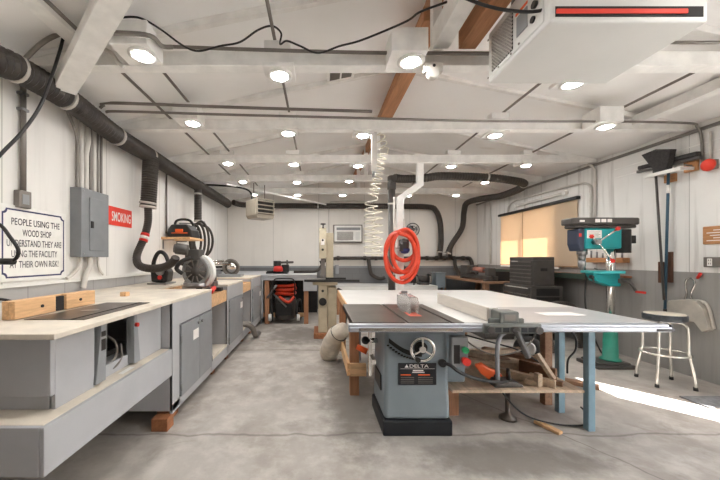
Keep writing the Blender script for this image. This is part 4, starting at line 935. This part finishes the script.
# pale spiral air line
dS = 4.25
def helix(p0, p1, r0, r1, turns, n=12, flat=1.0):
    p0, p1 = V(p0), V(p1); ax = (p1-p0).normalized(); u = ax.cross(V((0,1,0))).normalized(); w = ax.cross(u); out = []
    for k in range(int(turns*n)+1):
        s = k/(turns*n); a = 2*PI*turns*s; r = r0+(r1-r0)*s
        out.append(p0.lerp(p1, s)+u*math.cos(a)*r+w*math.sin(a)*r*flat)
    return out
pts = helix(P(377,124,3.9), P(384,150,4.05), .05, .06, 4)+helix(P(383,153,4.05), P(373,197,4.2), .055, .065, 9)+helix(P(371,200,4.2), P(372,256,dS), .08, .11, 9)
pts += helix(P(377,256,dS-.05), P(378,208,dS-.03), .075, .06, 7)
single('coil_hose', MB().tube(pts, .0075, 6), m_coil, 'pale spiral air hose hanging from the second truss', 'hose')
t = thing('air_drop', 'thin white air pipe hanging from the second truss beside the spiral hose', 'pipe', (.66, 3.66, 2.0))
part('pipe', MB().bx(.62,.68,3.70,3.73,2.36,2.8149), m_condw, t)
part('coupling', MB().cyl((.65,3.715,2.30),(.65,3.715,2.36),.02), m_steel, t)
# ================================================================== HANGING HVAC UNIT
hz = 1.35+1.258; Y0, Y1 = 1.70, 2.31; X0, X1 = 1.23, 2.075
t = thing('hanging_heater', 'large white hanging air heater with side grille, upper right', 'heater', (1.68, 2.02, hz))
part('case', MB().bx(X0,X1,Y0,Y1,hz,hz+.36), m_hvac, t, .012)
xs = X0-.001
part('side_plate', MB().bx(xs-.004,xs,Y0+.04,Y1-.02,hz+.03,hz+.33), m_hvac, t)
g = part('side_grille', MB().bx(xs-.007,xs-.0041,2.01,2.25,hz+.055,hz+.30), m_dark, t)
mb = MB()
for k in range(-9, 12):
    for s in (1, -1):
        c0 = 2.01+.0235*k; a = (c0, hz+.055); L = .245
        # clip slanted strips to the opening
        p = []
        y0_, z0_ = (c0, hz+.055) if s == 1 else (c0, hz+.30)
        lo = max(0, (2.01-y0_)); hi = min(L, 2.25-y0_)
        if hi-lo < .01: continue
        mb.bar((xs-.0095, y0_+lo, z0_+s*lo), (xs-.0095, y0_+hi, z0_+s*hi), .004, .0045, (1,0,0))
part('grille_mesh', mb, m_condw, g)
part('rating_plate', MB().bx(xs-.008,xs-.0041,1.87,1.97,hz+.10,hz+.22), m_dgrey, t)
part('red_tag', MB().bx(xs-.008,xs-.0041,1.87,1.98,hz+.235,hz+.25), m_orange, t)
part('power_socket', MB().cyl((xs-.004,1.80,hz+.17),(xs-.02,1.80,hz+.17),.02), m_black, t)
part('knob', MB().cyl((xs-.004,1.82,hz+.1),(xs-.014,1.82,hz+.1),.018), m_black, t)
mb = MB()
for y, z in ((2.03,.04),(2.30,.04),(2.03,.31),(2.30,.31),(2.17,.04),(1.95,.05)): mb.cyl((xs-.004,y,hz+z),(xs-.008,y,hz+z),.007,n=8)
part('screw', mb, m_cond, t)
part('front_slot', MB().bx(X0+.03,X1-.03,Y0-.003,Y0-.0005,hz+.025,hz+.08), m_dark, t)
part('heating_element', MB().bx(X0+.03,X1-.12,Y0-.012,Y0-.004,hz+.038,hz+.062), m_sign, t, .003)
for x in (X0+.1, X1-.1): part('hanger', MB().bx(x-.015,x+.015,2.15,2.18,hz+.36,roof(x)-.04), m_cond, t)
part('hanger', MB().bx(X0+.1-.015,X0+.1+.015,1.85,1.88,hz+.36,roof(X0)-.04), m_cond, t)
# ================================================================== RIGHT WALL AND BACK RIGHT
WR = XR-.001
# roller shade
t = thing('window_blind', 'tan roller shade drawn over the window in the right wall', 'window shade', (XR-.03, 6.3, 1.21))
part('shade_cloth', MB().bx(XR-.024,XR-.021,5.24,7.44,1.21,2.32), m_shade, t)
part('head_rail', MB().bx(XR-.07,XR-.002,5.20,7.48,2.32,2.37), m_black, t, .006)
part('hem_bar', MB().bx(XR-.032,XR-.014,5.24,7.44,1.203,1.22), m_cardb, t, .003)
part('seam', MB().bx(XR-.0275,XR-.0245,6.63,6.645,1.221,2.32), m_cardb, t)
t = thing('wall_rail', 'white metal channel mounted above the shaded window', 'rail', (XR-.03, 6.4, 2.44))
part('channel', MB().bx(XR-.05,WR,5.45,6.9,2.45,2.50), m_condw, t, .004)
for y in (5.5, 6.85): part('end_bracket', MB().bx(XR-.06,WR,y-.03,y+.03,2.435,2.515), m_beam, t, .003)
conduit([(XR-.03,7.15,2.35),(XR-.03,7.12,2.50),(XR-.03,6.95,2.58),(XR-.03,6.6,2.59),(XR-.03,5.35,2.57),(XR-.03,5.08,2.54),(XR-.03,4.98,2.45),(XR-.03,4.97,2.2),(XR-.03,4.97,1.98)], .02, 'pale conduit arching over the shaded window', m_condw)
conduit([(XR-.12,4.92,2.80),(XR-.05,4.90,2.74),(XR-.03,4.90,2.6),(XR-.03,4.90,1.95)], .018, 'pale vertical conduit behind the drill press head', m_condw)
conduit([(XR-.03,7.86,1.22),(XR-.03,7.86,2.70)], .018, 'pale vertical conduit on the right wall near the back corner', m_condw, smooth=False)
# ledge
t = thing('wall_ledge', 'narrow dark green wooden ledge below the shaded window', 'ledge', (4.18, 5.8, 1.05))
part('board', MB().bx(4.06,WR,4.35,7.4,1.085,1.11), m_woodd, t, .003)
part('front_strip', MB().bx(4.045,4.06,4.35,7.4,1.03,1.115), m_deepgreen, t, .003)
for y in (4.6, 5.9, 7.2): part('bracket', MB().prism([(4.07,y,1.085),(WR,y,1.085),(WR,y,.9)], (0,.03,0)), m_scrapd, t)
single('hand_plane', MB().bx(4.10,4.18,4.70,4.98,1.1105,1.145).tube(spl([(4.14,4.76,1.14),(4.14,4.74,1.18),(4.14,4.79,1.20)],5),.012,8).cyl((4.14,4.93,1.14),(4.14,4.93,1.175),.016), m_tool, 'dark hand plane lying on the green ledge by the drill press', 'hand plane')
# wooden bit rack behind the drill press
t = thing('bit_rack', 'small wooden bit rack on the wall behind the drill press', 'rack', (4.2, 4.68, 1.29))
part('rack_block', MB().bx(4.17,WR,4.38,4.98,1.29,1.36), m_plaq, t, .003)
for k in range(6): part('drill_bit', MB().cyl((4.21,4.43+.1*k,1.3605),(4.21,4.43+.1*k,1.43+.02*(k % 3)),.012,n=8), m_steel, t)
# tool chest on rolling cabinet
t = thing('rolling_tool_cabinet', 'black rolling tool cabinet under the tool chest', 'tool cabinet', (3.8, 5.58, 0))
X0, X1, Y0, Y1 = 3.47, 3.98, 5.20, 5.98
part('body', MB().bx(X0,X1,Y0,Y1,.13,.897), m_tool, t, .006)
for k, (a, b) in enumerate(((.77,.87),(.62,.755),(.46,.605),(.16,.445))):
    d = part('drawer', MB().bx(X0-.018,X0-.001,Y0+.03,Y1-.03,a,b), m_tool, t, .004)
    part('drawer_pull', MB().bx(X0-.03,X0-.0185,Y0+.05,Y1-.05,b-.022,b-.005), m_chrome, d, .002)
part('side_opening', MB().bx(X0+.08,X1-.06,Y0-.004,Y0-.0005,.50,.86), m_black, t)
part('side_bar', MB().bx(X0+.06,X1-.03,Y0-.02,Y0-.0045,.72,.74), m_tool, t)
for x in (X0+.07, X1-.07):
    for y in (Y0+.08, Y1-.08): part('caster', MB().cyl((x-.02,y,.062),(x+.02,y,.062),.062,n=18).bx(x-.025,x+.025,y-.03,y+.03,.10,.129), m_rubber, t)
t = thing('tool_chest', 'dark grey multi drawer tool chest on the rolling cabinet', 'tool chest', (3.7, 5.58, .90))
X0, X1, Y0, Y1 = 3.55, 3.90, 5.28, 5.92
part('case', MB().bx(X0,X1,Y0,Y1,.8985,1.32), m_tool, t, .006)
part('lid', MB().bx(X0-.006,X1,Y0-.004,Y1+.004,1.3205,1.375), m_tool, t, .008)
for k in range(6):
    z = .91+.066*k; d = part('drawer', MB().bx(X0-.016,X0-.001,Y0+.02,Y1-.02,z,z+.06), m_tool, t, .003)
    part('drawer_pull', MB().bx(X0-.026,X0-.0165,Y0+.03,Y1-.03,z+.045,z+.057), m_cond, d, .002)
part('badge', MB().bx(X0-.018,X0-.0165,Y1-.26,Y1-.08,1.285,1.305), m_lwhite, t)
part('side_handle', MB().bx(X0+.12,X0+.23,Y0-.012,Y0-.001,1.14,1.19), m_black, t, .004)
# right rear bench and machines
t = thing('rear_bench', 'dark workbench in the back right corner', 'bench', (3.7, 7.2, 0))
part('top', MB().bx(3.2,4.25,6.15,8.4,.86,.90), m_scrapd, t, .004)
for x, y in ((3.26,6.22),(4.15,6.22),(3.26,8.3),(4.15,8.3)): part('leg', MB().bx(x-.045,x+.045,y-.045,y+.045,0,.859), m_scrapd, t)
part('lower_shelf', MB().bx(3.2,4.2,6.2,8.3,.25,.28), m_dark, t)
t = thing('wood_lathe', 'small iron wood lathe on the back right bench', 'lathe', (3.6, 6.7, .90))
part('bed', MB().bx(3.33,3.41,6.25,7.5,.93,1.0).bx(3.44,3.52,6.25,7.5,.93,1.0).bx(3.3,3.55,6.3,6.4,.901,.93).bx(3.3,3.55,7.35,7.45,.901,.93), m_tool, t, .004)
part('headstock', MB().bx(3.30,3.56,7.1,7.42,1.001,1.2).cyl((3.43,7.1,1.11),(3.43,6.98,1.11),.05), m_tool, t, .012)
part('tailstock', MB().bx(3.36,3.5,6.3,6.45,1.001,1.16).cyl((3.43,6.45,1.11),(3.43,6.62,1.11),.02), m_tool, t, .008)
part('tool_rest', MB().bx(3.3,3.33,6.65,6.95,1.06,1.09).cyl((3.38,6.8,1.0),(3.33,6.8,1.07),.014), m_steel, t)
part('turning_blank', MB().cyl((3.43,6.63,1.11),(3.43,6.97,1.11),.055,.065), paint('rosewood', (160, 104, 88), .5), t)
single('plank', MB().box((3.7,6.4,1.0), (.5,.10,.19)), m_dark, 'dark box standing at the near end of the rear bench', 'box', None, .01)
bpy.data.objects['plank'].name = 'storage_box'; bpy.data.objects['storage_box'].location.z = .901
# low grey bench along back wall
t = thing('low_bench', 'low grey bench along the middle of the back wall', 'bench', (1.5, 8.1, 0))
part('top', MB().bx(.42,2.85,7.62,8.40,.67,.70), m_lam, t, .003)
part('front_rail', MB().bx(.42,2.85,7.62,7.645,.57,.669), m_white, t, .002)
for x in (.5, 1.6, 2.75): part('leg', MB().bx(x-.045,x+.045,7.68,7.77,0,.669), m_woodz, t)
part('shelf', MB().bx(.45,2.8,7.7,8.35,.2,.225), m_dark, t)
single('white_carton', MB().prism([(1.78,7.9,.701),(2.12,7.9,.701),(2.12,7.9,.78),(1.95,7.9,.98),(1.78,7.9,.80)], (0,.25,0)), m_white, 'white pointed carton on the low back bench behind the red hose', 'carton', None, .004)
t = thing('bench_grinder', 'black bench grinder on the low back bench', 'grinder', (2.62, 8.0, .70))
part('base', MB().bx(2.5,2.75,7.9,8.1,.701,.75), m_tool, t, .006)
part('motor', MB().cyl((2.5,8.0,.85),(2.75,8.0,.85),.075).bx(2.57,2.68,7.95,8.05,.751,.80), m_tool, t)
for x in (2.44, 2.77):
    g = part('wheel_guard', MB().cyl((x-.03,8.0,.85),(x+.03,8.0,.85),.12,n=26), m_black, t)
    part('grinding_wheel', MB().cyl((x-.02,7.93,.83),(x+.02,7.93,.83),.09,n=26), m_cond, g)
single('metal_bin', MB().bx(2.95,3.18,7.98,8.3,.62,.99).bx(2.93,3.20,7.96,8.32,.99,1.0).bx(2.97,3.0,8.0,8.03,0,.62).bx(3.13,3.16,8.0,8.03,0,.62).bx(2.97,3.0,8.25,8.28,0,.62).bx(3.13,3.16,8.25,8.28,0,.62), m_saw, 'blue grey metal cabinet on legs by the back right corner', 'metal cabinet', None, .004)
cable([(2.15,8.35,1.25),(2.35,8.2,.98),(2.42,8.1,.75),(2.35,7.85,.71)], .02, 'black hose loop hanging onto the low back bench', m_hose)
# curved dark cover behind the table
single('hose_arc', ribbed(MB(), [(3.3,4.52,.02),(3.26,4.55,.35),(3.3,4.6,.60),(3.45,4.64,.68),(3.66,4.68,.66),(3.80,4.72,.56),(3.86,4.74,.3),(3.88,4.75,.02)], .05, .03, .05, 10), m_hose, 'dark arched hose standing behind the extension table', 'hose')
single('planer_stand', MB().bx(2.75,3.3,5.3,6.0,.06,.50).bx(2.72,3.33,5.27,6.03,.50,.54).bx(2.78,3.27,5.33,5.97,.0,.06), m_tool, 'dark low machine stand behind the white table', 'machine stand', None, .01)
t = thing('spare_wheel', 'black rubber wheel standing on the floor behind the scrap pile', 'wheel', (2.75, 4.2, 0))
part('tyre', MB().torus((2.75,4.2,.17),.125,.045,(.25,1,0),30,10), m_rubber, t)
part('rim', MB().lathe([(0,-.02),(.07,-.02),(.095,-.03),(.095,.03),(.07,.02),(0,.02)], (2.75,4.2,.17),(.25,1,0),24), m_steel, t)
single('floor_board', MB().box((2.62,3.55,.021), (.09,.75,.04), rz=R(48)), m_scrapd, 'brown board lying on the floor right of the blue legs', 'board', None, .003)
# ================================================================== DRILL PRESS
dx, dy = 3.70, 4.05
t = thing('drill_press', 'teal floor drill press with black belt cover by the right wall', 'drill press', (dx, dy, 0))
part('base', MB().bx(dx-.30,dx+.17,dy-.17,dy+.17,.0,.045).bx(dx-.26,dx+.13,dy-.14,dy+.14,.045,.07), m_tool, t, .01)
part('base_column', MB().lathe([(.112,.071),(.108,.088),(.080,.105),(.073,.40),(.070,.55),(.056,.57),(0,.575)], (dx,dy,0), n=24), m_tealg, t)
part('column', MB().cyl((dx,dy,.57),(dx,dy,1.76),.042,n=22), m_chrome, t)
part('rack', MB().bx(dx+.040,dx+.056,dy-.012,dy+.012,.60,1.45), m_steel, t)
part('table', MB().prism([(dx-.30,dy-.10,1.165),(dx-.25,dy-.14,1.165),(dx+.05,dy-.15,1.165),(dx+.09,dy-.11,1.165),(dx+.09,dy+.11,1.165),(dx+.05,dy+.15,1.165),(dx-.25,dy+.14,1.165),(dx-.30,dy+.10,1.165)], (0,0,.032)), paint('table_teal', (66, 176, 178), .35), t, .008)
part('table_arm', MB().prism([(dx-.28,dy-.06,1.164),(dx+.07,dy-.06,1.164),(dx+.08,dy-.06,1.0),(dx-.05,dy-.06,1.0),(dx-.22,dy-.06,1.07)], (0,.12,0)), m_teal, t, .012)
part('table_crank', MB().tube(spl([(dx+.10,dy-.05,1.07),(dx+.17,dy-.06,1.06),(dx+.21,dy-.08,1.0),(dx+.22,dy-.1,.95)],5), .016, 8).cyl((dx+.05,dy-.03,1.07),(dx+.11,dy-.05,1.07),.04), m_tool, t)
part('crank_grip', MB().cyl((dx+.22,dy-.10,.94),(dx+.31,dy-.13,.93),.013,.016), m_redp, t)
part('table_lock', MB().cyl((dx-.31,dy-.08,1.12),(dx-.36,dy-.18,1.07),.011).ball((dx-.31,dy-.08,1.12),.028), m_black, t)
hd = part('head', MB().bx(dx-.40,dx+.06,dy-.10,dy+.10,1.47,1.725), m_teal, t, .025, 3)
part('nose', MB().prism([(dx-.48,dy-.095,1.72),(dx-.402,dy-.095,1.725),(dx-.402,dy-.095,1.45),(dx-.45,dy-.095,1.44),(dx-.48,dy-.095,1.53)], (0,.19,0)), m_nose, t, .015, 3)
part('stop_switch', MB().bx(dx-.475,dx-.445,dy-.10,dy-.0955,1.62,1.66), m_redp, hd)
part('label_plate', MB().bx(dx-.38,dx-.20,dy-.104,dy-.1005,1.60,1.70), m_lwhite, hd)
mb = MB()
for k in range(5): mb.bx(dx-.365,dx-.22-.02*(k % 2),dy-.1055,dy-.1042,1.612+.016*k,1.617+.016*k)
part('label_print', mb, m_cond, hd)
cv = part('belt_cover', MB().prism([(dx-.56,dy-.09,1.77),(dx-.50,dy-.125,1.77),(dx+.24,dy-.125,1.77),(dx+.29,dy-.08,1.77),(dx+.29,dy+.08,1.77),(dx+.24,dy+.125,1.77),(dx-.50,dy+.125,1.77),(dx-.56,dy+.09,1.77)], (0,0,.085)).prism([(dx-.53,dy-.08,1.728),(dx+.26,dy-.08,1.728),(dx+.26,dy+.08,1.728),(dx-.53,dy+.08,1.728)], (0,0,.042)), m_tool, t, .018, 3)
mb = MB()
for k, w in enumerate((.06,.06,.055)): mb.bx(dx-.30+.075*k,dx-.30+.075*k+w,dy-.1275,dy-.1255,1.795,1.835)
mb.bx(dx-.49,dx-.43,dy-.1275,dy-.1255,1.80,1.822); part('cover_marking', mb, m_lwhite, cv)
part('motor', MB().cyl((dx+.15,dy,1.42),(dx+.15,dy,1.715),.085,n=24).bx(dx+.061,dx+.10,dy-.05,dy+.05,1.5,1.66).bx(dx+.22,dx+.29,dy-.04,dy+.04,1.54,1.64), m_black, t, .006)
part('quill', MB().cyl((dx-.36,dy,1.40),(dx-.36,dy,1.47),.055).cyl((dx-.36,dy,1.33),(dx-.36,dy,1.40),.034), m_steel, t)
part('chuck', MB().lathe([(.0,1.20),(.02,1.20),(.026,1.235),(.04,1.25),(.042,1.31),(.03,1.33),(0,1.33)], (dx-.36,dy,0), n=18), m_steel, t)
c0 = V((dx-.29,dy-.10,1.55))
fh = part('feed_hub', MB().cyl(c0, c0+V((0,-.07,0)), .035), m_steel, t)
for e in (V((.17,-.12,.15)), V((-.13,-.12,.06)), V((.11,-.12,-.22))):
    h = part('feed_handle', MB().cyl(c0+V((0,-.055,0)), c0+e, .009), m_chrome, t)
    dr = (e-V((0,-.055,0))).normalized(); part('handle_knob', MB().ball(c0+e+dr*.01, .026, 12), m_redp, h)
part('motor_lead', MB().tube(spl([(dx-.22,dy+.1,1.46),(dx-.23,dy+.12,1.3),(dx-.17,dy+.17,1.1),(dx-.16,dy+.18,.7),(dx-.06,dy+.16,.3),(dx+.05,dy+.18,.1)],6), .01, 7), m_black, t)
# ================================================================== STOOL
sx, sy = 3.745, 3.46
t = thing('stool', 'chrome legged shop stool with round wooden seat by the right wall', 'stool', (sx, sy, 0), R(-16))
part('seat', MB().lathe([(0,.685),(.165,.685),(.175,.70),(.175,.745),(.165,.752)], (0,0,0), n=36), m_seat, t, local=True)
part('seat_top', MB().lathe([(.164,.752),(.158,.760),(0,.762)], (0,0,0), n=36), m_top, t, local=True)
for k in range(4):
    a = R(45+90*k); u = V((math.cos(a), math.sin(a), 0))
    q = [u*.04+V((0,0,.672)), u*.11+V((0,0,.672)), u*.155+V((0,0,.65)), u*.170+V((0,0,.60)), u*.175+V((0,0,.42)), u*.180+V((0,0,.34)), u*.215+V((0,0,.14)), u*.225+V((0,0,.02))]
    l = part('leg', MB().tube(spl(q,5), .0135, 10), m_stool, t, local=True)
    part('rubber_foot', MB().cyl(u*.225+V((0,0,0)), u*.222+V((0,0,.035)), .019,.017), m_rubber, l, local=True)
part('foot_ring', MB().torus((0,0,.335), .195, .011, (0,0,1), 40, 8), m_stool, t, local=True)
part('seat_plate', MB().bx(-.10,.10,-.10,.10,.672,.684), m_steel, t, local=True)
# ================================================================== BROOMS
xw = 4.20
bb = thing('broom_rack', 'white and wood broom rack board high on the right wall', 'rack', (4.24, 3.75, 2.25))
a, b = PX(646,172,4.235), PX(683,172,4.235)
part('rail', MB().bx(4.06,4.09,3.586,3.98,2.345,2.385).bx(4.09,WR,3.60,3.62,2.35,2.385).bx(4.09,WR,3.95,3.97,2.35,2.385), m_white, bb, .003)
part('wood_end', MB().bx(4.235,WR,3.58,b.y-.005,2.34,2.46), m_plaq, bb, .003)
part('wood_end', MB().bx(4.235,WR,3.80,3.92,2.27,2.365), m_plaq, bb, .003)
for y in (3.62, 3.72, 3.84, 3.95): part('peg', MB().cyl((4.225,y,2.40),(4.15,y,2.41),.010,n=8), m_steel, bb)
t = thing('broom', 'black broom hung upside down on the right wall', 'broom', (4.13, 3.87, 1.0))
p0, p1 = PX(655.5,170,4.13), PX(664,300,4.14)
part('handle', MB().cyl(p0, p1, .013, n=10), m_tool, t)
q0, q1, q2, q3 = PX(653,170,4.10), PX(666,170,4.10), PX(671,149,4.06), PX(641,155,4.06)
part('bristle_head', MB().prism([q3, q0, q1, q2, (q2+q3)/2+V((0,0,.035))], (.07,0,0)), m_brist, t, .006)
part('ferrule', MB().bx(4.10,4.16,q1.y-.01,q0.y+.01,q0.z-.04,q0.z+.01), m_black, t, .006)
t = thing('push_broom', 'push broom with blue handle hung beside the black broom', 'broom', (4.17, 3.8, .9))
p0, p1 = PX(668.5,171,4.17), PX(665,309,4.17)
part('handle', MB().cyl(p0, p1, .014, n=10), m_handle, t)
part('handle_tip', MB().cyl(p1, p1+V((0,0,-.05)), .017, n=10), m_black, t)
part('handle_band', MB().cyl(p0.lerp(p1,.10), p0.lerp(p1,.16), .0155, n=10), m_lwhite, t)
a, b = PX(638,172,4.19), PX(701,157,4.19)
dirv = (b-a).normalized()
part('head_block', MB().bar(a, b, .05, .035), m_tool, t, .006)
part('bristles', MB().bar(a+V((0,0,.045))+dirv*.02, b+V((0,0,.045))-dirv*.02, .06, .05), m_brist, t, .01)
m_brkt = wood('bracket_dark', (92, 64, 50), 'Z')
o = single('wall_bracket', MB().bx(4.21,WR,3.905,3.965,1.05,1.31).bx(4.235,WR,3.84,3.905,1.06,1.43), m_brkt, 'dark wooden bracket on the right wall behind the broom handles', 'bracket', None, .004)
# fire bell
t = thing('fire_bell', 'red round alarm bell high on the right wall', 'alarm bell', (4.22, 3.46, 2.36))
c = PX(708.5,165,4.22)
part('back_box', MB().bx(4.225,WR,c.y-.05,c.y+.05,c.z-.05,c.z+.05), m_cond, t)
part('gong', MB().lathe([(.066,0),(.064,.02),(.045,.042),(.0,.052)], (4.225,c.y,c.z), (-1,0,0), 24), m_sign, t)
conduit([(XR-.03,c.y,c.z+.06),(XR-.03,c.y,2.72)], .012, 'short white conduit above the red alarm bell', m_condw, smooth=False)
# plaque
t = thing('wall_plaque', 'brown wooden plaque with pale printed lines on the right wall', 'plaque', (WR, 3.36, 1.48))
part('board', MB().bx(WR-.018,WR,3.25,3.54,1.505,1.70), m_plaq, t, .012, 3)
mb = MB()
for k in range(5): mb.bx(WR-.020,WR-.0185,3.29,3.50-.03*((k*2) % 3),1.54+.028*k,1.548+.028*k)
part('printed_lines', mb, m_lwhite, t)
# outlet
t = thing('wall_outlet', 'grey plate wall outlet with white sockets below the plaque', 'outlet', (WR, 3.40, 1.26))
part('plate', MB().bx(WR-.045,WR,3.25,3.51,1.255,1.365), m_cond, t, .006)
for y in (3.32, 3.45):
    s = part('socket', MB().bx(WR-.049,WR-.0455,y-.022,y+.022,1.27,1.35), m_lwhite, t, .004)
    part('slots', MB().bx(WR-.0505,WR-.0492,y-.01,y-.006,1.285,1.305).bx(WR-.0505,WR-.0492,y+.006,y+.01,1.285,1.305).bx(WR-.0505,WR-.0492,y-.01,y-.006,1.32,1.34).bx(WR-.0505,WR-.0492,y+.006,y+.01,1.32,1.34), m_black, s)
# dustpan hanging on wall
t = thing('dustpan', 'metal dustpan hung by its wire handle on the right wall', 'dustpan', (4.2, 3.7, .75))
def D(x, y, X): return PX(x, y, X)
mb = MB(); q = [D(668,318,4.268), D(670,304,4.268), D(677,300,4.268), D(700,300,4.268), D(709,309,4.268), D(715,330,4.268), D(708,332,4.268), D(700,322,4.268)]
mb.prism(q, (-.07,0,0)); part('pan', mb, m_pan, t, .004)
mb = MB(); rim = [D(677,301,4.25), D(701,301,4.25), D(709,309,4.25), D(714,329,4.25)]; mb.tube(spl(rim,6), .016, 8); mb.bar(D(670,303,4.24), D(700,303,4.24), .06, .05, (1,0,0)); part('rolled_edge', mb, m_pan, t, .008)
part('wire_handle', MB().tube(spl([D(683.5,302,4.26), D(686.5,294,4.26), D(685.5,284,4.26), D(687,279.5,4.26), D(690.5,278,4.26), D(694,280,4.26), D(694.5,285,4.26), D(691,294,4.26), D(692.5,302,4.26)],6), .0085, 8), m_chrome, t)
t2 = thing('red_hook', 'small red hook on the right wall beside the dustpan handle', 'hook', D(699,276,WR))
part('hook', MB().cyl(D(697.5,278,WR-.002), D(700.5,273.5,WR-.03), .014), m_redp, t2)
# floor mat
single('floor_mat', MB().bx(3.52,3.98,2.88,3.12,.001,.012), m_mat, 'grey mat on the floor at the edge of the sun patch', 'mat', None, .003)

# ================================================================== LIGHT
w = bpy.data.worlds.new('World'); scene.world = w; w.use_nodes = True
nt = w.node_tree; sky = nt.nodes.new('ShaderNodeTexSky'); sky.sky_type = 'NISHITA'; sky.sun_disc = False
sky.sun_elevation = R(41); sky.sun_rotation = R(139); sky.air_density = 1; sky.dust_density = 1.5
nt.links.new(sky.outputs[0], nt.nodes['Background'].inputs[0]); nt.nodes['Background'].inputs[1].default_value = .8
s = bpy.data.lights.new('sun', 'SUN'); s.energy = 36; s.angle = R(.5); s.color = (1, .97, .94)
so = bpy.data.objects.new('sun', s); COL.objects.link(so)
dv = V((-.65*math.cos(R(41)), .76*math.cos(R(41)), -math.sin(R(41)))).normalized()
so.rotation_euler = dv.to_track_quat('-Z', 'Y').to_euler(); so.location = (8, -3, 8)
for nm, y0, y1, z0, z1 in (('daylight_door', DY0, DY1, 0, DZ), ('fill_window_portal', -1.1, 1.0, .35, 2.35), ('daylight_shade', WY0, WY1, WZ0, WZ1)):
    l = bpy.data.lights.new(nm, 'AREA'); l.shape = 'RECTANGLE'; l.size = z1-z0; l.size_y = y1-y0; l.cycles.is_portal = True
    lo = bpy.data.objects.new(nm, l); COL.objects.link(lo); lo.location = (XR+.12, (y0+y1)/2, (z0+z1)/2); lo.rotation_euler = (0, R(90), 0)
# ------------------------------------------------------------------ camera
cam = bpy.data.cameras.new('camera'); cam.lens = 16; cam.sensor_width = 36; cam.sensor_fit = 'HORIZONTAL'
cam.shift_x = (360-CX)/720; cam.shift_y = (CY-240)/720; cam.clip_start = .05
co = bpy.data.objects.new('camera', cam); COL.objects.link(co); co.location = (0, 0, H); co.rotation_euler = (R(90), 0, 0); scene.camera = co
vs = scene.view_settings; vs.view_transform = 'Standard'; vs.look = 'None'; vs.gamma = 1; vs.exposure = 0.82; vs.use_curve_mapping = False
cy = scene.cycles; cy.use_denoising = True; cy.max_bounces = 10; cy.diffuse_bounces = 6; cy.glossy_bounces = 4; cy.transmission_bounces = 8; cy.sample_clamp_indirect = 6
